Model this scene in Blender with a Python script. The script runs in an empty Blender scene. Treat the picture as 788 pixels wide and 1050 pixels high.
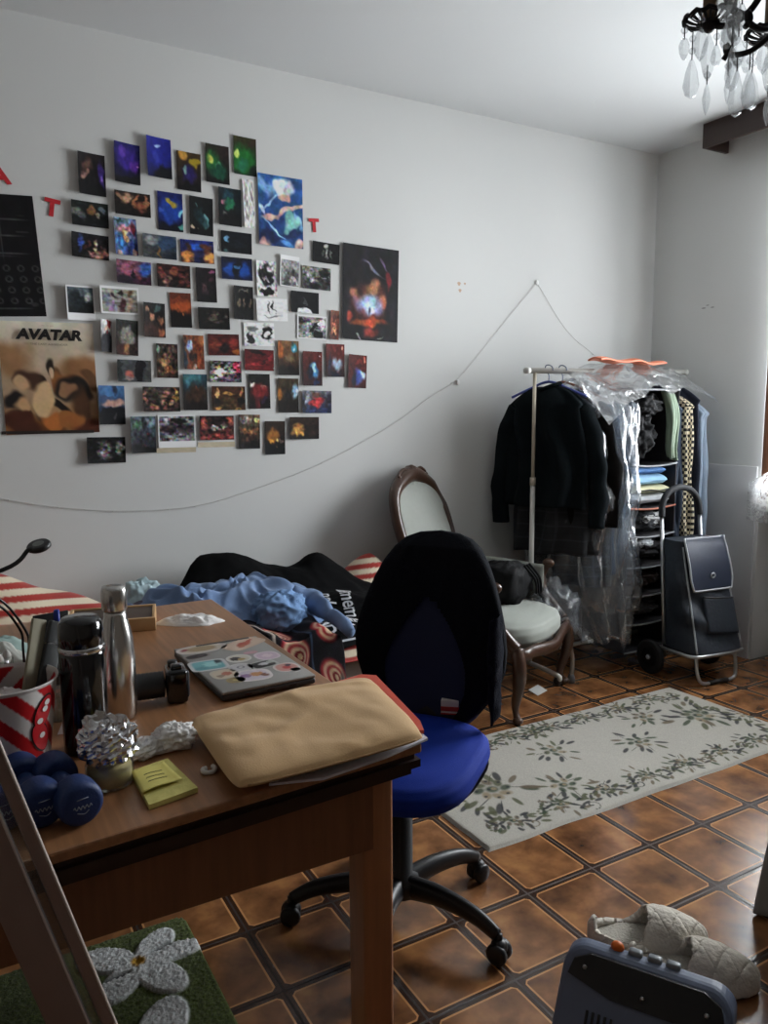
import bpy, bmesh, math, random
import numpy as np
from mathutils import Vector, Matrix, noise as mnoise

S = bpy.context.scene
COL = S.collection
random.seed(7)
R = math.radians
PI = math.pi

# ------------------------------------------------------------------ camera, world, light, exposure
F_PX = 802.6485
YAW, PITCH, ROLL = 0.520461177, -0.129843367, -0.00631683916
CAM_H = 1.347621
_cy, _sy, _cp, _sp = math.cos(YAW), math.sin(YAW), math.cos(PITCH), math.sin(PITCH)
FW = Vector((_sy * _cp, _cy * _cp, _sp))
_r = Vector((_cy, -_sy, 0)); _u = _r.cross(FW)
RT = _r * math.cos(ROLL) + _u * math.sin(ROLL)
UP = -_r * math.sin(ROLL) + _u * math.cos(ROLL)
cam = bpy.data.cameras.new('camera')
cam.sensor_fit = 'VERTICAL'; cam.sensor_height = 36.0; cam.lens = F_PX / 1050 * 36.0
cam.clip_start = 0.05
cam_o = bpy.data.objects.new('camera', cam); COL.objects.link(cam_o)
m = Matrix((RT, UP, -FW)).transposed().to_4x4(); m.translation = Vector((0, 0, CAM_H))
cam_o.matrix_world = m
S.camera = cam_o

w = bpy.data.worlds.new('overcast_sky'); S.world = w; w.use_nodes = True
nt = w.node_tree; bg = nt.nodes['Background']
bg.inputs[0].default_value = (0.86, 0.93, 1.0, 1); bg.inputs[1].default_value = 3.0

def area_light(name, loc, rot, sx, sy, power, color):
    l = bpy.data.lights.new(name, 'AREA'); l.shape = 'RECTANGLE'; l.size = sx; l.size_y = sy
    l.energy = power; l.color = color
    o = bpy.data.objects.new(name, l); COL.objects.link(o); o.location = loc; o.rotation_euler = rot
    return o
# daylight falling through the window in the right wall
area_light('window_daylight', (4.16, 1.9, 1.72), (0, R(90), 0), 1.7, 1.3, 238, (0.93, 0.97, 1.0))

S.view_settings.view_transform = 'Standard'; S.view_settings.look = 'None'
S.view_settings.gamma = 1.0; S.view_settings.use_curve_mapping = False
S.view_settings.exposure = 0.0

YW, XR, ZC = 3.316, 3.74, 2.793      # photo wall, window wall, ceiling
TILE = 0.245

# ------------------------------------------------------------------ helpers
def at(px, py, x=None, y=None, z=None):
    d = FW + RT * ((px - 394) / F_PX) - UP * ((py - 525) / F_PX)
    if z is not None: t = (z - CAM_H) / d.z
    elif x is not None: t = x / d.x
    else: t = y / d.y
    return Vector((0, 0, CAM_H)) + d * t

def lin(c):
    c = np.asarray(c, float) / 255.0
    return np.where(c <= 0.04045, c / 12.92, ((c + 0.055) / 1.055) ** 2.4)

def rgb(r, g, b):
    v = lin((r, g, b)); return (float(v[0]), float(v[1]), float(v[2]), 1.0)

_M = {}
def mat(name, c, rough=0.6, metal=0.0, var=0.0, vscale=30.0, bump=0.0, bscale=60.0, sheen=0.0, spec=0.5,
        trans=0.0, coat=0.0, stretch=None, alpha=None):
    if name in _M: return _M[name]
    M = bpy.data.materials.new(name); M.use_nodes = True
    n = M.node_tree.nodes; l = M.node_tree.links; b = n['Principled BSDF']
    c4 = rgb(*c)
    b.inputs['Base Color'].default_value = c4
    b.inputs['Roughness'].default_value = rough; b.inputs['Metallic'].default_value = metal
    b.inputs['Specular IOR Level'].default_value = spec
    if sheen: b.inputs['Sheen Weight'].default_value = sheen; b.inputs['Sheen Roughness'].default_value = 0.5
    if trans: b.inputs['Transmission Weight'].default_value = trans
    if coat: b.inputs['Coat Weight'].default_value = coat; b.inputs['Coat Roughness'].default_value = 0.08
    if var or bump:
        tc = n.new('ShaderNodeTexCoord'); mp = n.new('ShaderNodeMapping')
        l.new(tc.outputs['Object'], mp.inputs[0])
        if stretch: mp.inputs['Scale'].default_value = stretch
    if var:
        t = n.new('ShaderNodeTexNoise'); t.inputs['Scale'].default_value = vscale; t.inputs['Detail'].default_value = 5
        l.new(mp.outputs[0], t.inputs['Vector'])
        mx = n.new('ShaderNodeMix'); mx.data_type = 'RGBA'
        d = max(0.0, 1 - var); u = 1 + var
        mx.inputs[6].default_value = (c4[0] * d, c4[1] * d, c4[2] * d, 1)
        mx.inputs[7].default_value = (min(1, c4[0] * u), min(1, c4[1] * u), min(1, c4[2] * u), 1)
        l.new(t.outputs['Fac'], mx.inputs[0]); l.new(mx.outputs[2], b.inputs['Base Color'])
    if bump:
        t2 = n.new('ShaderNodeTexNoise'); t2.inputs['Scale'].default_value = bscale; t2.inputs['Detail'].default_value = 3
        l.new(mp.outputs[0], t2.inputs['Vector'])
        bp = n.new('ShaderNodeBump'); bp.inputs['Strength'].default_value = bump; bp.inputs['Distance'].default_value = 0.01
        l.new(t2.outputs['Fac'], bp.inputs['Height']); l.new(bp.outputs[0], b.inputs['Normal'])
    _M[name] = M
    return M

def attr_mat(name, rough=0.5, bump=0.0, bscale=200.0, coat=0.0, sheen=0.0):
    """material that takes its colour from the printed / woven colour attribute"""
    if name in _M: return _M[name]
    M = bpy.data.materials.new(name); M.use_nodes = True
    n = M.node_tree.nodes; l = M.node_tree.links; b = n['Principled BSDF']
    a = n.new('ShaderNodeAttribute'); a.attribute_name = 'Col'
    l.new(a.outputs['Color'], b.inputs['Base Color'])
    b.inputs['Roughness'].default_value = rough; b.inputs['Specular IOR Level'].default_value = .25
    if coat: b.inputs['Coat Weight'].default_value = coat; b.inputs['Coat Roughness'].default_value = 0.15
    if sheen: b.inputs['Sheen Weight'].default_value = sheen
    if bump:
        tc = n.new('ShaderNodeTexCoord'); t2 = n.new('ShaderNodeTexNoise'); t2.inputs['Scale'].default_value = bscale
        l.new(tc.outputs['Object'], t2.inputs['Vector'])
        bp = n.new('ShaderNodeBump'); bp.inputs['Strength'].default_value = bump; bp.inputs['Distance'].default_value = 0.004
        l.new(t2.outputs['Fac'], bp.inputs['Height']); l.new(bp.outputs[0], b.inputs['Normal'])
    _M[name] = M
    return M

def clear_mat(name, tint=(1, 1, 1), gloss=0.2, rough=0.12, diff=0.06, dcol=(200, 210, 220), bump=0.0, bscale=14.0, fres=0.6):
    """thin clear plastic / glass sheet: mostly transparent, some mirror, a little milky diffuse"""
    if name in _M: return _M[name]
    M = bpy.data.materials.new(name); M.use_nodes = True
    n = M.node_tree.nodes; l = M.node_tree.links; n.clear()
    o = n.new('ShaderNodeOutputMaterial'); t = n.new('ShaderNodeBsdfTransparent'); g = n.new('ShaderNodeBsdfGlossy')
    d = n.new('ShaderNodeBsdfTranslucent'); df = n.new('ShaderNodeBsdfDiffuse'); m0 = n.new('ShaderNodeMixShader')
    m1 = n.new('ShaderNodeMixShader'); m2 = n.new('ShaderNodeMixShader')
    t.inputs[0].default_value = (*tint, 1); g.inputs['Roughness'].default_value = rough
    d.inputs[0].default_value = rgb(*dcol); df.inputs[0].default_value = rgb(*dcol)
    m0.inputs[0].default_value = 0.5; l.new(d.outputs[0], m0.inputs[1]); l.new(df.outputs[0], m0.inputs[2])
    m1.inputs[0].default_value = diff; l.new(t.outputs[0], m1.inputs[1]); l.new(m0.outputs[0], m1.inputs[2])
    lw = n.new('ShaderNodeLayerWeight'); lw.inputs[0].default_value = 0.35
    mul = n.new('ShaderNodeMath'); mul.operation = 'MULTIPLY_ADD'; mul.inputs[1].default_value = fres; mul.inputs[2].default_value = gloss
    mul.use_clamp = True
    l.new(lw.outputs['Fresnel'], mul.inputs[0]); l.new(mul.outputs[0], m2.inputs[0])
    l.new(m1.outputs[0], m2.inputs[1]); l.new(g.outputs[0], m2.inputs[2]); l.new(m2.outputs[0], o.inputs[0])
    if bump:
        tc = n.new('ShaderNodeTexCoord'); t2 = n.new('ShaderNodeTexNoise'); t2.inputs['Scale'].default_value = bscale
        t2.inputs['Detail'].default_value = 4; t2.inputs['Distortion'].default_value = 1.0
        mp = n.new('ShaderNodeMapping'); mp.inputs['Scale'].default_value = (1.6, 1.6, 0.5)
        l.new(tc.outputs['Object'], mp.inputs[0]); l.new(mp.outputs[0], t2.inputs['Vector'])
        bp = n.new('ShaderNodeBump'); bp.inputs['Strength'].default_value = bump; bp.inputs['Distance'].default_value = 0.03
        l.new(t2.outputs['Fac'], bp.inputs['Height']); l.new(bp.outputs[0], g.inputs['Normal'])
    _M[name] = M
    return M

def smooth_path(pts, k=6, closed=False):
    P = [Vector(p) for p in pts]; n = len(P); out = []
    segs = n if closed else n - 1
    for i in range(segs):
        p0 = P[(i - 1) % n] if (closed or i > 0) else P[0]
        p1 = P[i]; p2 = P[(i + 1) % n]
        p3 = P[(i + 2) % n] if (closed or i + 2 < n) else P[-1]
        for j in range(k):
            t = j / k
            out.append(0.5 * ((2 * p1) + (p2 - p0) * t + (2 * p0 - 5 * p1 + 4 * p2 - p3) * t * t + (3 * p1 - p0 - 3 * p2 + p3) * t ** 3))
    if not closed: out.append(P[-1])
    return out

class MB:
    def __init__(self): self.v = []; self.f = []; self.s = []; self.c = None
    def add(self, vs, fs, smooth=True):
        b = len(self.v); self.v += [Vector(p) for p in vs]
        self.f += [tuple(i + b for i in q) for q in fs]; self.s += [smooth] * len(fs); return self
    def box(self, c, s, bev=0.0, rot=None, seg=2):
        bm = bmesh.new(); bmesh.ops.create_cube(bm, size=1.0)
        for v in bm.verts: v.co = Vector((v.co.x * s[0], v.co.y * s[1], v.co.z * s[2]))
        if bev: bmesh.ops.bevel(bm, geom=bm.edges[:], offset=min(bev, min(s) * 0.49), segments=seg, profile=0.6, affect='EDGES')
        bm.verts.index_update(); M3 = rot if rot is not None else Matrix.Identity(3)
        self.add([M3 @ v.co + Vector(c) for v in bm.verts], [[v.index for v in f.verts] for f in bm.faces], smooth=bool(bev))
        bm.free(); return self
    def tube(self, path, r, n=8, closed=False, caps=True, flat=1.0, up=None):
        P = [Vector(p) for p in path]; N = len(P)
        rr = r if isinstance(r, (list, tuple)) else [r] * N
        T = []
        for i in range(N):
            a = P[(i - 1) % N] if (closed or i > 0) else P[0]; b = P[(i + 1) % N] if (closed or i < N - 1) else P[-1]
            d = b - a; T.append(d.normalized() if d.length > 1e-9 else Vector((0, 0, 1)))
        ref = Vector(up) if up else (Vector((0, 0, 1)) if abs(T[0].z) < 0.9 else Vector((1, 0, 0)))
        nx = (ref - T[0] * ref.dot(T[0])).normalized(); vs = []; fs = []
        for i in range(N):
            if i: 
                nx = nx - T[i] * nx.dot(T[i])
                nx = nx.normalized() if nx.length > 1e-6 else T[i].orthogonal().normalized()
            ny = T[i].cross(nx)
            for k in range(n):
                a = 2 * PI * k / n; vs.append(P[i] + nx * (math.cos(a) * rr[i]) + ny * (math.sin(a) * rr[i] * flat))
        for i in range(N if closed else N - 1):
            for k in range(n):
                a = i * n + k; b = i * n + (k + 1) % n; c = ((i + 1) % N) * n + (k + 1) % n; d = ((i + 1) % N) * n + k
                fs.append((a, b, c, d))
        if caps and not closed: fs.append(tuple(range(n))[::-1]); fs.append(tuple((N - 1) * n + k for k in range(n)))
        return self.add(vs, fs)
    def cyl(self, p0, p1, r0, r1=None, n=16): return self.tube([p0, p1], [r0, r0 if r1 is None else r1], n)
    def lathe(self, prof, c=(0, 0, 0), n=24, rot=None, sx=1.0, sy=1.0):
        vs = []; fs = []; M3 = rot if rot is not None else Matrix.Identity(3); c = Vector(c)
        for (r, z) in prof:
            for k in range(n):
                a = 2 * PI * k / n; vs.append(c + M3 @ Vector((r * math.cos(a) * sx, r * math.sin(a) * sy, z)))
        for i in range(len(prof) - 1):
            for k in range(n):
                fs.append((i * n + k, i * n + (k + 1) % n, (i + 1) * n + (k + 1) % n, (i + 1) * n + k))
        if prof[0][0] > 1e-5: fs.append(tuple(range(n))[::-1])
        if prof[-1][0] > 1e-5: fs.append(tuple((len(prof) - 1) * n + k for k in range(n)))
        return self.add(vs, fs)
    def grid(self, fn, nu, nv, cu=False, cv=False, skip=None, flip=False):
        U = nu if cu else nu + 1; V = nv if cv else nv + 1
        vs = [fn(i / nu, j / nv) for j in range(V) for i in range(U)]; fs = []
        for j in range(nv):
            for i in range(nu):
                if skip and skip((i + .5) / nu, (j + .5) / nv): continue
                q = (j * U + i, j * U + (i + 1) % U, ((j + 1) % V) * U + (i + 1) % U, ((j + 1) % V) * U + i)
                fs.append(q[::-1] if flip else q)
        return self.add(vs, fs)
    def ball(self, c, r, n=16, m=10, rot=None, amp=0.0, fr=3.0, seed=0):
        r = r if isinstance(r, (tuple, list)) else (r, r, r); M3 = rot if rot is not None else Matrix.Identity(3); c = Vector(c)
        so = Vector((seed * 7.3, seed * 3.1, seed * 5.7))
        def fn(u, v):
            a = 2 * PI * u; b = PI * (v - 0.5); d = Vector((math.cos(b) * math.cos(a), math.cos(b) * math.sin(a), math.sin(b)))
            k = 1 + (amp * mnoise.noise(d * fr + so) if amp else 0)
            return c + M3 @ Vector((d.x * r[0] * k, d.y * r[1] * k, d.z * r[2] * k))
        return self.grid(fn, n, m, cu=True)
    def prism(self, poly, fa, fb):
        """poly: 2D outline; fa, fb map (x, y) to the two faces"""
        n = len(poly); vs = [fa(*p) for p in poly] + [fb(*p) for p in poly]
        fs = [tuple(range(n)), tuple(range(2 * n - 1, n - 1, -1))] + [(i, i + n, (i + 1) % n + n, (i + 1) % n) for i in range(n)]
        return self.add(vs, fs, smooth=False)
    def xf(self, M4):
        self.v = [M4 @ p for p in self.v]; return self
    def build(self, name, material, parent=None, col=None, origin=None, solid=0.0, sub=0, recalc=True):
        me = bpy.data.meshes.new(name)
        og = Vector(origin) if origin is not None else None
        me.from_pydata([tuple(p - og) if og is not None else tuple(p) for p in self.v], [], self.f)
        me.polygons.foreach_set('use_smooth', self.s)
        if col is not None:
            a = me.color_attributes.new('Col', 'FLOAT_COLOR', 'POINT')
            arr = np.ones((len(self.v), 4), np.float32); arr[:, :3] = np.asarray(col, np.float32).reshape(-1, 3)[:len(self.v)]
            a.data.foreach_set('color', arr.ravel())
        me.materials.append(material)
        if recalc:
            bm = bmesh.new(); bm.from_mesh(me); bmesh.ops.recalc_face_normals(bm, faces=bm.faces[:]); bm.to_mesh(me); bm.free()
        me.update()
        o = bpy.data.objects.new(name, me); COL.objects.link(o)
        if og is not None: o.location = og
        if parent is not None: o.parent = parent
        if sub:
            md = o.modifiers.new('smooth', 'SUBSURF'); md.levels = sub; md.render_levels = sub
        if solid:
            md = o.modifiers.new('thick', 'SOLIDIFY'); md.thickness = solid; md.offset = 0
        return o

def tag(o, label, cat, group=None):
    o['label'] = label; o['category'] = cat
    if group: o['group'] = group
    return o
def thing(name, label, cat, loc=(0, 0, 0), rz=0.0, group=None):
    o = bpy.data.objects.new(name, None); COL.objects.link(o); o.empty_display_size = 0.05
    o.location = loc; o.rotation_euler = (0, 0, rz)
    return tag(o, label, cat, group)
def struct(o): o['kind'] = 'structure'; return o
def dup(root, loc=None, rz=None, label=None, group=None):
    r = root.copy(); COL.objects.link(r)
    if loc is not None: r.location = loc
    if rz is not None: r.rotation_euler = (0, 0, rz)
    if label: r['label'] = label
    if group: r['group'] = group
    for ch in list(root.children):
        c = ch.copy(); COL.objects.link(c); c.parent = r
        for g in list(ch.children):
            d = g.copy(); COL.objects.link(d); d.parent = c
    return r
def nz(x, y, z=0.0): return mnoise.noise(Vector((x, y, z)))
def fbm(x, y, z=0.0, o=4): return mnoise.fractal(Vector((x, y, z)), 1.0, 2.0, o)
def sstep(a, b, x):
    t = np.clip((x - a) / (b - a + 1e-9), 0, 1); return t * t * (3 - 2 * t)
def text_verts(s, size, shear=0.0, bold=0.0):
    cu = bpy.data.curves.new('lettering', 'FONT'); cu.body = s; cu.size = size; cu.align_x = 'CENTER'; cu.align_y = 'CENTER'
    cu.shear = shear; cu.offset = bold; cu.resolution_u = 3
    o = bpy.data.objects.new('lettering', cu); COL.objects.link(o)
    dg = bpy.context.evaluated_depsgraph_get(); me = bpy.data.meshes.new_from_object(o.evaluated_get(dg))
    vs = [v.co.copy() for v in me.vertices]; fs = [tuple(p.vertices) for p in me.polygons]
    bpy.data.objects.remove(o); bpy.data.curves.remove(cu); bpy.data.meshes.remove(me)
    return vs, fs
def text_mb(s, size, fn, shear=0.0, bold=0.0):
    vs, fs = text_verts(s, size, shear, bold); mb = MB(); mb.add([fn(v.x, v.y) for v in vs], fs, smooth=False); return mb

# painted pictures: a grid of colours from soft blobs, used for prints, stickers and woven rugs
def paint(nx, ny, top, bot, blobs, grain=0.0, seed=0, cell=2, gain=1.0, warp=0.0):
    rs = np.random.RandomState(seed)
    U, V = np.meshgrid(np.linspace(0, 1, nx + 1), np.linspace(0, 1, ny + 1))     # v = 0 at the top
    def field(n):
        k = max(4, n); g = rs.randn(k + 2, k + 2); yi = np.linspace(0, k, ny + 1); xi = np.linspace(0, k, nx + 1); y0, x0 = yi.astype(int), xi.astype(int)
        fy, fx = (yi - y0)[:, None], (xi - x0)[None]; fy = fy * fy * (3 - 2 * fy); fx = fx * fx * (3 - 2 * fx)
        return g[y0][:, x0] * (1 - fy) * (1 - fx) + g[y0 + 1][:, x0] * fy * (1 - fx) + g[y0][:, x0 + 1] * (1 - fy) * fx + g[y0 + 1][:, x0 + 1] * fy * fx
    if warp: U, V = U + warp * (field(5) + .45 * field(11)), V + warp * (field(5) + .45 * field(11))
    A = np.asarray(top, float)[None, None] * (1 - V[..., None]) + np.asarray(bot, float)[None, None] * V[..., None]
    for b in blobs:
        u, v, ru, rv = b[:4]; c = np.asarray(b[4:7], float); soft = b[7] if len(b) > 7 else 0.8
        ang = b[8] if len(b) > 8 else 0.0
        du, dv = U - u, V - v
        if ang: du, dv = du * math.cos(ang) + dv * math.sin(ang), -du * math.sin(ang) + dv * math.cos(ang)
        d = np.sqrt((du / ru) ** 2 + (dv / rv) ** 2)
        soft *= .7; k = 1 - sstep(1 - soft, 1 + soft * .25, d)
        A = A * (1 - k[..., None]) + c * k[..., None]
    if grain:
        ky, kx = (ny + 1) // cell + 2, (nx + 1) // cell + 2
        g = rs.randn(ky, kx, 3) * 0.35 + rs.randn(ky, kx, 1)
        yi = np.linspace(0, ky - 1.01, ny + 1); xi = np.linspace(0, kx - 1.01, nx + 1)
        y0, x0 = yi.astype(int), xi.astype(int); fy, fx = (yi - y0)[:, None, None], (xi - x0)[None, :, None]
        G = (g[y0][:, x0] * (1 - fy) * (1 - fx) + g[y0 + 1][:, x0] * fy * (1 - fx) + g[y0][:, x0 + 1] * (1 - fy) * fx + g[y0 + 1][:, x0 + 1] * fy * fx)
        G = G * .45 + 1.0 * (np.stack([field(10)] * 3, -1) + .35 * np.stack([field(16), field(16), field(16)], -1))
        A = A * (1 + grain * G * 0.6) + grain * G * 10
    return np.clip(lin(np.clip(A, 0, 255)) * gain, 0, 0.9)

# ------------------------------------------------------------------ structure
def wall_mat(name, c, stains=()):
    M = mat(name, c, rough=0.85, var=0.035, vscale=1.6, bump=0.06, bscale=180, spec=0.2)
    return M
WALL = wall_mat('wall_paint', (216, 217, 215))
CEIL = wall_mat('ceiling_paint', (212, 214, 214))
DADO = wall_mat('lower_wall_paint', (200, 201, 203))

def tile_mat():
    M = bpy.data.materials.new('floor_tiles'); M.use_nodes = True
    n = M.node_tree.nodes; l = M.node_tree.links; b = n['Principled BSDF']
    def math_(op, a, b_=None, c_=None):
        k = n.new('ShaderNodeMath'); k.operation = op
        for i, x in enumerate((a, b_, c_)):
            if x is None: continue
            if isinstance(x, (int, float)): k.inputs[i].default_value = x
            else: l.new(x, k.inputs[i])
        return k.outputs[0]
    tc = n.new('ShaderNodeTexCoord'); sp = n.new('ShaderNodeSeparateXYZ'); l.new(tc.outputs['Object'], sp.inputs[0])
    cu = math_('FRACT', math_('DIVIDE', math_('SUBTRACT', sp.outputs[0], 1.3564 - 20 * TILE), TILE))
    cv = math_('FRACT', math_('DIVIDE', math_('SUBTRACT', sp.outputs[1], 1.5699 - 20 * TILE), TILE))
    du = math_('ABSOLUTE', math_('SUBTRACT', cu, 0.5)); dv = math_('ABSOLUTE', math_('SUBTRACT', cv, 0.5))
    d1 = math_('MAXIMUM', du, dv)
    d2 = math_('SUBTRACT', math_('ADD', du, dv), 0.405)
    oc = math_('MAXIMUM', d1, d2)              # cut-cornered square, 0.5 at the tile edge
    line = math_('LESS_THAN', math_('ABSOLUTE', math_('SUBTRACT', oc, 0.440)), 0.0105)
    rim = math_('GREATER_THAN', oc, 0.440)
    grout = math_('GREATER_THAN', d1, 0.489)
    no = n.new('ShaderNodeTexNoise'); no.inputs['Scale'].default_value = 8; no.inputs['Detail'].default_value = 4; no.inputs['Roughness'].default_value = .55
    no.inputs['Distortion'].default_value = .15
    l.new(tc.outputs['Object'], no.inputs['Vector'])
    cr = n.new('ShaderNodeValToRGB'); l.new(no.outputs['Fac'], cr.inputs[0])
    e = cr.color_ramp.elements; e[0].position = .28; e[0].color = rgb(72, 46, 30); e[1].position = .76; e[1].color = rgb(184, 130, 80)
    x = cr.color_ramp.elements.new(.5); x.color = rgb(132, 88, 54)
    def mix(f, a, bcol):
        k = n.new('ShaderNodeMix'); k.data_type = 'RGBA'; l.new(f, k.inputs[0])
        if isinstance(a, tuple): k.inputs[6].default_value = a
        else: l.new(a, k.inputs[6])
        k.inputs[7].default_value = bcol
        return k.outputs[2]
    c = mix(rim, cr.outputs[0], rgb(62, 38, 25)); c = mix(line, c, rgb(196, 142, 92)); c = mix(grout, c, rgb(34, 24, 19))
    l.new(c, b.inputs['Base Color'])
    n2 = n.new('ShaderNodeTexNoise'); n2.inputs['Scale'].default_value = 5; l.new(tc.outputs['Object'], n2.inputs['Vector'])
    rr = math_('MULTIPLY_ADD', n2.outputs['Fac'], 0.08, 0.17); rr = math_('ADD', rr, math_('MULTIPLY', grout, 0.4))
    l.new(rr, b.inputs['Roughness']); b.inputs['Specular IOR Level'].default_value = .75
    hh = math_('SUBTRACT', 1.0, grout)
    bp = n.new('ShaderNodeBump'); bp.inputs['Strength'].default_value = 0.35; bp.inputs['Distance'].default_value = 0.003
    l.new(hh, bp.inputs['Height']); l.new(bp.outputs[0], b.inputs['Normal'])
    return M
X0, Y0 = -1.5, -1.6
struct(MB().box(((X0 + 4.0) / 2, (Y0 + YW) / 2, -0.05), (4.0 - X0 + .4, YW - Y0 + .4, 0.1)).build('floor', tile_mat()))
struct(MB().box(((X0 + 4.0) / 2, (Y0 + YW) / 2, ZC + 0.05), (4.0 - X0 + .4, YW - Y0 + .4, 0.1)).build('ceiling', CEIL))
struct(MB().box(((X0 + 4.0) / 2, YW + 0.075, ZC / 2), (4.0 - X0 + .4, 0.15, ZC)).build('wall_back', WALL))
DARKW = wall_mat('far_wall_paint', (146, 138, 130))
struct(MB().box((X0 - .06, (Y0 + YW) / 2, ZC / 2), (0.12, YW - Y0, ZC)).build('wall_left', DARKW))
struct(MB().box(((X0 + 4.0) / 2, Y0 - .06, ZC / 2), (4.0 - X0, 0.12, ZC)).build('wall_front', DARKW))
# window wall: solid part beside the window, lintel, sill block over a radiator niche
WY0, WY1, WZ0, WZ1 = 1.22, 2.56, 0.87, 2.52
wr = MB()
wr.box((XR + .15, (WY1 + YW) / 2, ZC / 2), (0.30, YW - WY1, ZC))
wr.box((XR + .15, (Y0 + WY0) / 2, ZC / 2), (0.30, WY0 - Y0, ZC))
wr.box((XR + .15, (WY0 + WY1) / 2, (WZ1 + ZC) / 2), (0.30, WY1 - WY0, ZC - WZ1))
wr.box((XR + .24, (WY0 + WY1) / 2, WZ0 / 2), (0.12, WY1 - WY0, WZ0))
struct(wr.build('wall_right', WALL))
struct(MB().box((XR - .006, (2.575 + YW) / 2, 0.52), (0.012, YW - 2.575, 1.04), bev=.003).build('trim_1', DADO))
struct(MB().box((XR + .10, (WY0 + WY1) / 2, WZ0 - .02), (0.26, WY1 - WY0, 0.04), bev=.006).build('trim_2', mat('sill_stone', (190, 188, 184), rough=.4, var=.08)))
WOODF = mat('window_wood', (92, 58, 38), rough=.45, var=.25, vscale=22, stretch=(8, 8, 1))
fr = MB(); xw = XR + .03
for yy in (WY1 - .03, WY0 + .03, (WY0 + WY1) / 2): fr.box((xw, yy, (WZ0 + WZ1) / 2), (.055, .06, WZ1 - WZ0), bev=.006)
for zz in (WZ0 + .03, WZ1 - .03): fr.box((xw, (WY0 + WY1) / 2, zz), (.05, WY1 - WY0, .06), bev=.006)
win = struct(fr.build('window_1', WOODF))
MB().box((xw, (WY0 + WY1) / 2, (WZ0 + WZ1) / 2), (.006, WY1 - WY0 - .08, WZ1 - WZ0 - .08)).build('window_pane', clear_mat('window_glass', gloss=.03, rough=.02, diff=0.0), win)

# ------------------------------------------------------------------ prints on the photo wall
PRINT = attr_mat('printed_paper', rough=0.6)
MATTE = attr_mat('matte_poster', rough=0.55)
GAIN = 1.15
def print_quad(name, px, nx, ny, col, label, cat, group=None, curl=0.006, border=(0, 0, 0, 0), material=None, white=(228, 228, 226)):
    """px: four pixel corners TL TR BR BL of the sheet on the wall; border: left, top, right, bottom share of white paper"""
    c = [at(px[2 * i], px[2 * i + 1], y=YW) for i in range(4)]
    ctr = sum(c, Vector()) / 4
    W_ = ((c[1] - c[0]).length + (c[2] - c[3]).length) / 2; H_ = ((c[3] - c[0]).length + (c[2] - c[1]).length) / 2
    ex = ((c[1] - c[0]) + (c[2] - c[3])).normalized(); ey = Vector((ex.z, 0, -ex.x))          # ey points down the sheet
    l_, t_, r_, b_ = border
    if any(border):
        U, V = np.meshgrid(np.linspace(0, 1, nx + 1), np.linspace(0, 1, ny + 1))
        iu = np.clip((U - l_) / (1 - l_ - r_) * nx, 0, nx).astype(int); iv = np.clip((V - t_) / (1 - t_ - b_) * ny, 0, ny).astype(int)
        inside = (U >= l_) & (U <= 1 - r_) & (V >= t_) & (V <= 1 - b_)
        src = col[iv, iu]; wc = np.clip(lin(white) * 1.15, 0, .85)
        col = np.where(inside[..., None], src, wc[None, None])
    def fn(u, v):
        lift = 0.0012 + curl * ((1 - u) ** 2 * .9 + .10 + .35 * (2 * v - 1) ** 2 * (1 - u))
        p = ctr + ex * ((u - .5) * W_) + ey * ((v - .5) * H_); p.y = YW - lift; return p
    mb = MB(); mb.grid(fn, nx, ny)
    o = mb.build(name, material or PRINT, col=col.reshape(-1, 3), origin=(ctr.x, YW, ctr.z), recalc=False)
    return tag(o, label, cat, group)

def B(u, v, ru, rv, c, soft=.8, a=0.0): return (u, v, ru, rv, *c, soft, a)
BK = (10, 9, 11)
G_ = 'photo prints taped up in a cluster on the wall'
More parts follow.
